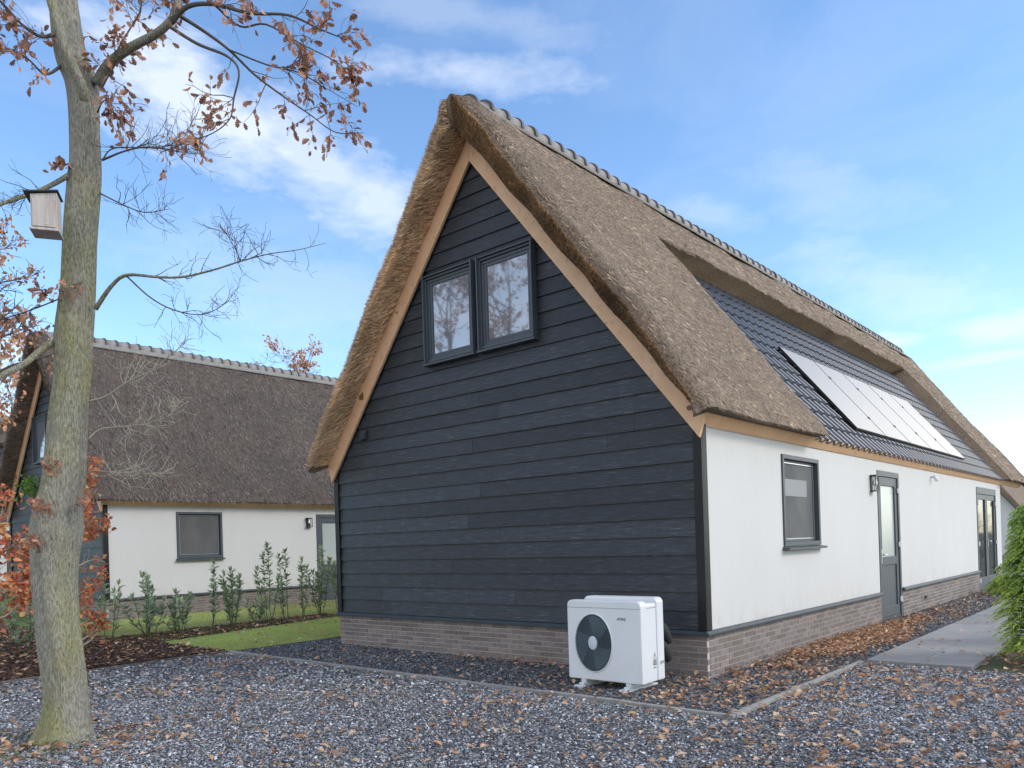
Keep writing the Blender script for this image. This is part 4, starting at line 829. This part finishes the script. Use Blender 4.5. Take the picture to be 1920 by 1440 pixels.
BR = {
 'limb_a': [[-2.76, -4.9, 5.33, 0.0425], [-2.62, -4.85, 5.46, 0.0382], [-2.39, -4.78, 5.52, 0.034], [-2.14, -4.7, 5.55, 0.0314], [-2.01, -4.65, 5.61, 0.0289], [-1.96, -4.61, 5.73, 0.0255], [-1.91, -4.57, 6.03, 0.017]] ,
 'a1': [[-1.99, -4.64, 5.6, 0.02], [-1.85, -4.58, 5.69, 0.018], [-1.65, -4.47, 5.67, 0.015], [-1.35, -4.35, 5.52, 0.012], [-1.05, -4.22, 5.43, 0.009], [-0.84, -4.1, 5.29, 0.006], [-0.65, -4.0, 5.17, 0.003]] ,
 'a2': [[-1.97, -4.61, 5.68, 0.016], [-1.91, -4.43, 5.61, 0.013], [-1.8, -4.27, 5.48, 0.011], [-1.69, -4.11, 5.3, 0.009], [-1.53, -3.97, 5.13, 0.007], [-1.41, -3.8, 5.0, 0.005], [-1.21, -3.7, 4.82, 0.004], [-1.04, -3.55, 4.81, 0.002]] ,
 'a3': [[-2.01, -4.65, 5.58, 0.014], [-1.75, -4.56, 5.37, 0.012], [-1.54, -4.44, 5.24, 0.01], [-1.43, -4.41, 5.09, 0.008], [-1.46, -4.44, 4.89, 0.007], [-1.49, -4.46, 4.74, 0.005], [-1.58, -4.55, 4.63, 0.004], [-1.79, -4.65, 4.6, 0.004], [-1.99, -4.76, 4.55, 0.003]] ,
 'a4': [[-1.65, -4.47, 5.67, 0.01], [-1.59, -4.29, 5.56, 0.008], [-1.44, -4.16, 5.57, 0.007], [-1.29, -3.97, 5.45, 0.005], [-1.07, -3.84, 5.29, 0.004], [-0.93, -3.72, 5.16, 0.002]] ,
 'a5': [[-1.8, -4.27, 5.48, 0.007], [-1.49, -4.13, 5.29, 0.006], [-1.26, -4.0, 5.19, 0.005], [-1.1, -3.87, 5.06, 0.003], [-0.92, -3.71, 4.91, 0.002]] ,
 'stem_b': [[-2.63, -5.05, 5.08, 0.035], [-2.59, -5.08, 5.17, 0.036], [-2.59, -5.15, 5.32, 0.036], [-2.63, -5.19, 5.49, 0.036], [-2.67, -5.22, 5.67, 0.036], [-2.72, -5.26, 5.92, 0.036], [-2.69, -5.37, 6.23, 0.03]] ,
 'left_c': [[-2.89, -5.08, 4.57, 0.022], [-2.97, -5.21, 4.46, 0.018], [-2.99, -5.36, 4.35, 0.016], [-3.04, -5.53, 4.24, 0.013], [-3.14, -5.76, 4.05, 0.008]] ,
 'right_d': [[-2.81, -4.94, 3.5, 0.0202], [-2.65, -4.87, 3.67, 0.0158], [-2.5, -4.81, 3.73, 0.013], [-2.21, -4.69, 3.67, 0.0101], [-2.02, -4.59, 3.65, 0.0086], [-1.8, -4.46, 3.68, 0.0072], [-1.59, -4.35, 3.72, 0.0058], [-1.39, -4.24, 3.75, 0.0043], [-1.17, -4.11, 3.76, 0.0029], [-0.96, -4.01, 3.78, 0.0014]] ,
 'd2': [[-2.51, -4.81, 3.72, 0.0067], [-2.46, -4.64, 3.57, 0.006], [-2.36, -4.49, 3.48, 0.0053], [-2.25, -4.32, 3.46, 0.0037], [-2.11, -4.2, 3.54, 0.003], [-2.01, -4.11, 3.69, 0.0015]] ,
 'd3': [[-1.59, -4.35, 3.72, 0.005], [-1.58, -4.4, 3.81, 0.003], [-1.66, -4.47, 3.99, 0.002]] ,
 'e': [[-2.76, -4.9, 4.44, 0.007], [-2.57, -4.8, 4.32, 0.005], [-2.39, -4.71, 4.23, 0.004], [-2.24, -4.58, 4.25, 0.002]] ,
 'f': [[-2.74, -4.88, 4.71, 0.01], [-2.54, -4.78, 4.75, 0.007], [-2.35, -4.68, 4.75, 0.006], [-2.11, -4.53, 4.68, 0.004], [-1.94, -4.45, 4.63, 0.002]] ,
 'f2': [[-2.74, -4.88, 4.71, 0.007], [-2.71, -4.79, 4.83, 0.005], [-2.38, -4.57, 4.8, 0.004], [-2.23, -4.44, 4.88, 0.003], [-2.16, -4.38, 5.05, 0.002]] ,
 'left_g': [[-3.03, -5.19, 3.23, 0.032], [-3.07, -5.29, 3.13, 0.026], [-3.05, -5.41, 3.01, 0.024], [-3.07, -5.56, 2.9, 0.022], [-3.15, -5.76, 2.67, 0.015]] ,
 'h': [[-2.88, -4.99, 2.75, 0.01], [-2.71, -4.91, 2.78, 0.008], [-2.52, -4.82, 2.88, 0.006], [-2.31, -4.7, 2.97, 0.004], [-2.06, -4.56, 3.16, 0.002]] ,
 'i': [[-2.88, -5.0, 2.44, 0.009], [-2.8, -4.93, 2.52, 0.007], [-2.58, -4.81, 2.53, 0.005], [-2.37, -4.69, 2.55, 0.004], [-2.18, -4.53, 2.64, 0.002]] ,
 'j': [[-2.88, -5.0, 2.19, 0.005], [-2.66, -4.87, 2.16, 0.004], [-2.35, -4.67, 2.13, 0.002]] ,
 'k': [[-2.97, -5.09, 5.76, 0.02], [-2.97, -5.22, 5.66, 0.014], [-2.97, -5.35, 5.68, 0.01], [-2.97, -5.48, 5.78, 0.008], [-2.97, -5.62, 5.88, 0.005]] ,
 'k2': [[-2.95, -5.07, 5.5, 0.014], [-2.96, -5.21, 5.36, 0.01], [-2.96, -5.34, 5.43, 0.007], [-2.99, -5.5, 5.45, 0.005], [-3.02, -5.65, 5.37, 0.003]] ,
 'k3': [[-2.73, -4.88, 5.27, 0.007], [-2.64, -4.87, 5.33, 0.006], [-2.54, -4.84, 5.42, 0.004], [-2.5, -4.81, 5.55, 0.003]] ,
 'k4': [[-2.71, -4.92, 5.07, 0.007], [-2.61, -4.91, 5.13, 0.005], [-2.52, -4.89, 5.08, 0.004], [-2.45, -4.9, 4.92, 0.002]] ,
 'm': [[-2.62, -4.85, 5.46, 0.009], [-2.65, -4.68, 5.81, 0.007], [-2.58, -4.61, 5.98, 0.006], [-2.54, -4.59, 6.2, 0.004]] ,
 'n': [[-2.96, -5.14, 3.58, 0.006], [-3.09, -5.31, 3.48, 0.005], [-3.17, -5.52, 3.37, 0.004]] ,

}
oak = empty('oak_tree', (-3.14, -5.14, 0), 'tall mossy oak with few brown leaves, standing in the gravel and holding a bird box', 'tree')
off = np.array([-3.14, -5.14, 0.0])
t_ = np.array(TR); sp = smooth_path(t_, 10); P = sp[:, :3]-off; rad = sp[:, 3]*(.84+.15*np.exp(-np.clip(sp[:, 2], 0, 9)/.12))
def tb(a, n):
    z = P[:, 2][:, None]; A = a[None, :]
    return 1+.035*np.sin(3*A+z*1.3)+.03*np.sin(5*A-z*2.1+1)+.022*np.sin(9*A+z*3.0)+.02*np.sin(2*A+z*6)+.10*np.exp(-((z-.0)/.16)**2)*np.sin(5*A+.7)**2+.12*np.exp(-((z-1.72)/.10)**2)*np.exp(-((A-1.2)/.5)**2)+.14*np.exp(-((z-3.72)/.07)**2)*np.exp(-((A-4.4)/.6)**2)+.012*np.sin(17*A+z*5)
V, F = tube_np(P, rad, 56, False, tb); np_mesh('trunk', V, np.array(F), M['bark'], oak, smooth=True)
def twigs(seeds, depth, rs, lr=(.25, .6), nchild=(3, 6), up=.15, spread=.8, out=None, wander=.25):
    """seeds: list of (path(n,4)); returns list of paths"""
    out = [] if out is None else out
    for path in seeds:
        L = np.linalg.norm(np.diff(path[:, :3], axis=0), axis=1).sum()
        for _ in range(rs.integers(*nchild)):
            f = rs.uniform(.15, 1); i = min(int(f*(len(path)-1)), len(path)-2); p0 = path[i]; tg = path[i+1][:3]-path[i][:3]; tg = tg/(np.linalg.norm(tg)+1e-9)
            d = tg+rs.normal(0, spread, 3); d[2] += up; d /= np.linalg.norm(d); ln = rs.uniform(*lr)*(1.15-f*.5); n = 6; pts = [p0[:3].copy()]; 
            for k in range(n-1):
                d = d+rs.normal(0, wander, 3); d[2] += up*.4; d /= np.linalg.norm(d); pts.append(pts[-1]+d*ln/(n-1))
            r0 = min(p0[3]*.65, .0016+ln*.007); q = np.column_stack([np.array(pts), np.linspace(r0, .0013, n)]); out.append(q)
            if depth > 1: twigs([q], depth-1, rs, (lr[0]*.55, lr[1]*.55), (2, 5), up, spread, out, wander)
    return out
rs = np.random.default_rng(11)
LEAFY = {'limb_a', 'a1', 'a2', 'a3', 'a4', 'a5', 'stem_b', 'k', 'k2', 'k3', 'k4', 'm', 'n'}
PALE = {'h', 'i', 'j', 'left_g'}
lp, ld, tw_all, tw_pale = [], [], [], []
for nm, pts in BR.items():
    q = smooth_path(np.array(pts), 5); q[:, :3] -= off; mb = MB(); mb.tube(q[:, :3], q[:, 3], 12 if q[0, 3] > .02 else 7)
    mb.build('branch', M['bark'] if q[0, 3] > .02 else (M['twig_pale'] if nm in PALE else M['twig']), oak, smooth=True)
    leafy = nm in LEAFY; start = q[len(q)//5:]
    if nm in ('stem_b', 'left_g'): continue
    tw = twigs([start], 2, rs, (.16, .42) if leafy else (.12, .40), (11, 15) if nm in ('a1', 'a2', 'a4', 'a5') else (8, 12) if leafy else (18, 26), .02 if leafy else .12, .75)
    (tw_pale if nm in PALE else tw_all).extend(tw)
    if leafy:
        for w_ in tw:
            if rs.random() < (.74 if nm not in ('n',) else .5):
                for f in np.linspace(.3, 1, rs.integers(3, 6)):
                    i = int(f*(len(w_)-1)); lp.append(w_[i, :3]+rs.normal(0, .008, 3)); d = w_[min(i+1, 5), :3]-w_[max(i-1, 0), :3]; d = d/(np.linalg.norm(d)+1e-9)+rs.normal(0, .6, 3)-np.array([0, 0, .75]); ld.append(d)
# brown shoots on burls of the trunk
for (bx_, by_, bz_, rr) in [(-3.03, -5.36, 1.62, .10), (-2.98, -5.35, 1.90, .08), (-2.93, -5.27, 2.22, .08), (-2.84, -5.14, 3.62, .10), (-2.86, -5.16, 4.62, .08), (-2.93, -5.28, 3.58, .07), (-2.80, -5.05, 1.95, .09)]:
    for _ in range(26):
        lp.append(np.array([bx_, by_, bz_])-off+rs.normal(0, rr*.55, 3)*np.array([1, .7, .55])); ld.append(rs.normal(0, 1, 3))
def tubes_np(paths, seg=4):
    Vs, Fs, b = [], [], 0
    for q in paths:
        V, F = tube_np(q[:, :3], q[:, 3], seg, False); Vs.append(V); Fs.append(np.array(F)+b); b += len(V)
    return np.concatenate(Vs), np.concatenate(Fs)
V, F = tubes_np(tw_all); o = np_mesh('twigs', V, F, M['twig'], oak); o['kind'] = 'stuff'
for q_ in tw_pale: q_[:, 3] = np.maximum(q_[:, 3], .0016)
V, F = tubes_np(tw_pale); o = np_mesh('twigs', V, F, M['twig_pale'], oak); o['kind'] = 'stuff'
lp = np.array(lp); ld = np.array(ld); o = scatter('foliage', OV, OF, lp, rand_frames(ld), rs.uniform(.040, .085, len(lp)), leaf_cols(len(lp), 'oak'), M['leaf'], oak); o['kind'] = 'stuff'
mo = rs.normal(size=(260, 3))*np.array([.05, .05, .045])+np.array([-3.30, -5.28, 2.07])-off
o = scatter('moss', oval_leaf(.5)[0], oval_leaf(.5)[1], mo, rand_frames(rs.normal(size=(260, 3))), rs.uniform(.015, .03, 260), np.tile([.12, .22, .02], (260, 1))*rs.uniform(.6, 1.2, (260, 1)), M['green'], oak); o['kind'] = 'stuff'
# generic tree
def tree(name, label, cat, loc, h, spread, kind, leaf, nleaf, seed, lean=(0, 0), r0=.12, density=1.0, bare=.4, group=None, up=.35, base_f=.3, shape=None, barkm='twig'):
    rs = np.random.default_rng(seed); root = empty(name, loc, label, cat, group)
    n = 9; tr = [np.array([0, 0, -.1, r0*1.2])]
    for k in range(1, n): f = k/(n-1); tr.append(np.array([lean[0]*f+rs.normal(0, .02*h*.4), lean[1]*f+rs.normal(0, .02*h*.4), f*h*.92, r0*(1-f)**.9+.008]))
    tr = smooth_path(np.array(tr), 5); mb = MB(); mb.tube(tr[:, :3], tr[:, 3], 12); mb.build('trunk', M[barkm], root, smooth=True)
    limbs = []
    nl = int(16*density)
    for k in range(nl):
        f = base_f+(1-base_f)*(k+rs.random())/nl; i = min(int(f*(len(tr)-1)), len(tr)-2); p = tr[i]; a = rs.uniform(0, 6.28); env = (1-abs((f-.55)/.62)**2) if shape is None else shape(f); L = spread*max(.25, env)*rs.uniform(.75, 1.15)
        d = np.array([math.cos(a), math.sin(a), up+.5*f]); d /= np.linalg.norm(d); pts = [p[:3].copy()]; m_ = 8
        for j in range(m_-1): d = d+rs.normal(0, .16, 3); d[2] += .04; d /= np.linalg.norm(d); pts.append(pts[-1]+d*L/(m_-1))
        limbs.append(np.column_stack([np.array(pts), np.linspace(min(p[3]*.6, .02+L*.012), .005, m_)]))
    tw = twigs(limbs, 2, rs, (spread*.22, spread*.45), (7, 10), .12, .7)
    for q in tw: q[:, 3] = np.maximum(q[:, 3], h*.0006)
    V, F = tubes_np(limbs+tw, 5); o = np_mesh('crown_branches', V, F, M[barkm], root, smooth=True); o['kind'] = 'stuff'
    ends = np.concatenate([q[2:, :3] for q in tw]); keep = vnoise(ends, 6/spread, seed) > bare-1; ends = ends[keep]
    if nleaf:
        ii = rs.integers(0, len(ends), nleaf); pos = ends[ii]+rs.normal(0, leaf*.5, (nleaf, 3)); d = rs.normal(0, 1, (nleaf, 3)); d[:, 2] -= .4
        o = scatter('foliage', LV, LF, pos, rand_frames(d), rs.uniform(.6, 1.2, nleaf)*leaf, leaf_cols(nleaf, kind), M['leaf' if kind in ('beech', 'orange', 'oak') else 'green'], root); o['kind'] = 'stuff'
    return root
tree('beech_tree', 'slender copper leaved young beech half hidden behind the oak trunk', 'tree', (-7.15, -3.6, 0), 2.75, .62, 'beech', .065, 2300, 21, (.1, 0), .03, 1.1, .9, base_f=.12, barkm='twig_pale')
tree('beech_tree', 'red leaved young beech cut by the left edge of the photo', 'tree', (-6.45, -4.72, 0), 2.45, .55, 'beech', .085, 900, 22, (0, 0), .03, .8, .9, base_f=.35, barkm='twig_pale')
tree('maple_tree', 'taller orange leaved tree beyond the bird box at the left edge', 'tree', (-11.9, -3.9, 0), 7.4, 1.8, 'orange', .085, 3000, 23, (.5, .4), .12, 1.6, .75, base_f=.35)
tree('background_tree', 'pinkish brown treetop rising above the dark thatched ridge', 'tree', (-26.3, 12.5, 0), 10.7, 2.7, 'orange', .12, 3200, 24, (0, 0), .14, 1.2, .9, base_f=.45)
tree('background_tree', 'orange tree far beyond the end of the long white wall', 'tree', (-1.4, 58, 0), 5.0, 3.4, 'orange', .3, 2200, 25, (0, 0), .2, 1.2, .9, base_f=.3)
tree('background_tree', 'small green tree far beyond the end of the long white wall', 'tree', (-2.6, 52, 0), 3.2, 1.5, 'green', .22, 1600, 26, (0, 0), .1, 1.2, .9, base_f=.1)
tree('background_tree', 'autumn tree at the left edge behind the leftmost roof', 'tree', (-36, 4, 0), 10, 4, 'orange', .28, 2500, 28, (0, 0), .2, 1.2, .9, base_f=.3)
# trees across the drive (the loft windows mirror them)
for k, (x, y, h, s, kd) in enumerate([(-15, -14.5, 13, 4.2, 'oak'), (-10.5, -19, 14, 4.5, 'oak'), (-19.8, -16.2, 14, 4.6, 'oak'), (-24, -12, 14, 4.2, 'oak'), (-4, -22, 13, 4.5, 'orange'), (12, -16, 12, 4.5, 'green')]):
    tree('tall_tree', ['tall half bare tree across the drive, mirrored in the loft windows', 'brown oak across the drive behind the viewer', 'tall brown leaved tree at the back of the drive', 'brown tree at the far left across the drive', 'orange tree behind the viewer, straight across from the gable', 'dense green tree behind the viewer on the right'][k], 'tree', (x, y, 0), h, s, kd, .15, 3800, 40+k, (0, 0), .22, 1.2, .8, base_f=.28)
# ------------------------------------------------------------------ laurel hedge
def laurel(loc, h, w_, seed, label, stems=6, dens=1.0):
    rs = np.random.default_rng(seed); root = empty('laurel_shrub', loc, label, 'shrub', 'young laurels in a row along the bark strip'); ps, lp, ld = [], [], []
    for k in range(stems):
        a = rs.uniform(0, 6.28); hh = h*rs.uniform(.55, 1) if k else h; p = np.array([rs.normal(0, .03), rs.normal(0, .03), 0]); lean = 1.5*w_*rs.uniform(.3, 1)*(1 if k else .2); pts = []
        for f in np.linspace(0, 1, 8): pts.append(p+np.array([math.cos(a)*lean*f**.7, math.sin(a)*lean*f**.7, hh*f])+rs.normal(0, .012, 3))
        q = np.column_stack([np.array(pts), np.linspace(.009, .003, 8)]); ps.append(q)
        nl = int(hh*48*dens); 
        for j in range(nl):
            f = rs.uniform(.12, 1)**.75; x = f*7; i = min(int(x), 6); pos = q[i, :3]*(1-(x-i))+q[i+1, :3]*(x-i); b = rs.uniform(0, 6.28); lp.append(pos); ld.append([math.cos(b), math.sin(b), rs.uniform(.1, 1.0)])
        for b in np.linspace(0, 6.28, 6): lp.append(q[-1, :3]); ld.append([math.cos(b)*.4, math.sin(b)*.4, 1])
    V, F = tubes_np(ps, 5); np_mesh('stems', V, F, M['stem'], root, smooth=True)['kind'] = 'stuff'
    lp = np.array(lp); ld = np.array(ld, float); n = len(lp); s = rs.uniform(.085, .15, n)
    o = scatter('foliage', NV, NF, lp, frames(ld, np.array([[0, 0, 1.0]])+rs.normal(0, .35, (n, 3))), s, leaf_cols(n, 'laurel')*rs.uniform(.85, 1.6, (n, 1)), M['green'], root); o['kind'] = 'stuff'
LR = [((-9.47, -3.45, 0), 1.25, .30, 'laurel beside the red beech at the left edge, behind the oak', 7, 1.1), ((-9.9, -2.75, 0), .9, .28, 'low laurel directly left of the oak trunk', 6, 1), ((-10.2, -1.95, 0), 1.15, .2, 'thin laurel with yellowish tips just right of the oak trunk', 4, .9),
      ((-10.45, -1.15, 0), 1.15, .38, 'wide bushy laurel in front of the left corner of the white wall', 9, 1.3), ((-10.4, -.62, 0), .82, .30, 'low dense laurel under the left part of the neighbour window', 8, 1.3), ((-10.45, .07, 0), 1.38, .13, 'tall single stemmed laurel below the neighbour window', 2, 1.2),
      ((-10.3, .42, 0), 1.22, .26, 'bushy laurel just right of the tall single stemmed one', 7, 1.2), ((-10.4, 1.0, 0), .5, .18, 'smallest laurel of the hedge, knee high', 5, 1.2), ((-10.5, 1.35, 0), 1.75, .30, 'tallest laurel of the hedge, reaching up the white wall', 4, 1.4),
      ((-10.55, 1.75, 0), 1.55, .2, 'slim laurel close beside the tallest one', 3, 1.2), ((-10.6, 2.2, 0), 1.35, .18, 'thin laurel between the tallest one and the back door', 3, 1), ((-10.7, 2.75, 0), 1.60, .22, 'laurel standing just left of the neighbour back door', 6, 1.2), ((-10.75, 3.35, 0), 1.75, .30, 'last laurel, against the black corner of the near house', 8, 1.4)]
for k, (p, h, w_, lb, st_, dn) in enumerate(LR): laurel(p, h*.93, w_, 60+k, lb, st_, dn)
# ------------------------------------------------------------------ cypress at the right edge
def cypress(loc, h, w_, seed, label, n=1500, name='cypress_shrub', cat='shrub'):
    rs = np.random.default_rng(seed); root = empty(name, loc, label, cat); mb = MB(); mb.tube([(0, 0, 0), (.02, 0, h*.5), (0, .01, h*.92)], [.05, .035, .01], 8); mb.build('trunk', M['twig'], root, smooth=True)
    P, D, C, S = [], [], [], []
    for k in range(n):
        f = rs.random()**.8; z = h*(.02+.95*f); a = rs.uniform(0, 6.28); r = w_*(1-f)**.75*(1-.25*(f < .12))*rs.uniform(.40, 1.08)*(1+.24*math.sin(3*a+f*9)+.16*math.sin(5*a-f*15)); base = np.array([math.cos(a)*r*.55, math.sin(a)*r*.55, z]); d0 = np.array([math.cos(a), math.sin(a), .45]); tone = rs.uniform(.7, 1.35); m_ = 9; p = base.copy(); gold = rs.random()*(r/w_)
        side = np.cross(d0, [0, 0, 1.0])
        for j in range(m_):
            t = j/(m_-1); dd = d0+np.array([0, 0, -1.3*t]); dd /= np.linalg.norm(dd); p = p+dd*.032
            for sg in (-1, 1, 0):
                P.append(p.copy()+rs.normal(0, .004, 3)); D.append(dd+side*sg*.75+rs.normal(0, .18, 3)-np.array([0, 0, .2*t])); S.append(rs.uniform(.035, .065)*(1.1-.5*t))
                c = np.array([.09, .19, .05])*(1-t)+np.array([.36+.22*gold, .52+.12*gold, .10])*t; C.append(c*tone)
    P, D, C, S = map(np.array, (P, D, C, S)); V4 = np.array([(0, -.08, 0), (0, .08, 0), (.6, .12, .03), (1, 0, 0), (.6, -.12, .03)]); o = scatter('foliage', V4, np.array([(0, 1, 2, 3, 4)]), P, rand_frames(D), S, C, M['green'], root); o['kind'] = 'stuff'
cypress((2.63, 2.82, 0), 1.78, .50, 81, 'golden green cypress bush at the right edge beside the paving', 1250)
cypress((2.9, 4.6, 0), 1.35, .55, 82, 'second cypress bush, behind the one at the right edge', 1000)
cypress((2.75, 8.4, 0), 1.5, .6, 84, 'farther cypress bush on the right of the paving, toward the glass doors', 600)
cypress((.72, 13.2, 0), .42, .50, 83, 'low feathery green plant on the gravel before the glass doors', 420, 'low_plant', 'plant')
# bare twiggy shrub behind
tree('bare_shrub', 'leafless brown shrub beyond the paving past the glass doors', 'shrub', (1.2, 21.5, 0), 1.9, .8, 'oak', .05, 150, 33, (0, 0), .02, 1.0, .8, base_f=.05)
# ------------------------------------------------------------------ bird box
bb = empty('bird_box', (-2.665, -5.335, 3.97), 'weathered wooden bird box with slanted dark roof on the left side of the oak trunk', 'bird box')
ang = math.atan2(rt.y, rt.x)+R(20); bb.rotation_euler = (0, 0, ang); bb.scale = (.88, .88, .9)
b = MB(); b.prism([(-.10, 0), (.10, 0), (.10, .31), (-.10, .28)], -.10, .10, 'y'); b.build('box', M['oldwood'], bb, bevel=.004)
b = MB(); b.box((-.088, -.108, .012), (.088, -.101, .245)); b.build('front_panel', M['oldwood'], bb, bevel=.003)
b = MB(); b.box((-.112, -.112, -.018), (.112, .11, -.001)); b.build('floor', M['oldwood'], bb, bevel=.003)
b = MB(); b.prism([(-.15, .284), (.115, .318), (.115, .330), (-.15, .296)], -.125, .12, 'y'); b.build('lid', M['feltroof'], bb, bevel=.003)
b = MB(); b.tube([(.02, -.1085, .035), (.02, -.114, .035)], .006, 8); b.build('nail', M['steel'], bb)
bpy.context.view_layer.update()
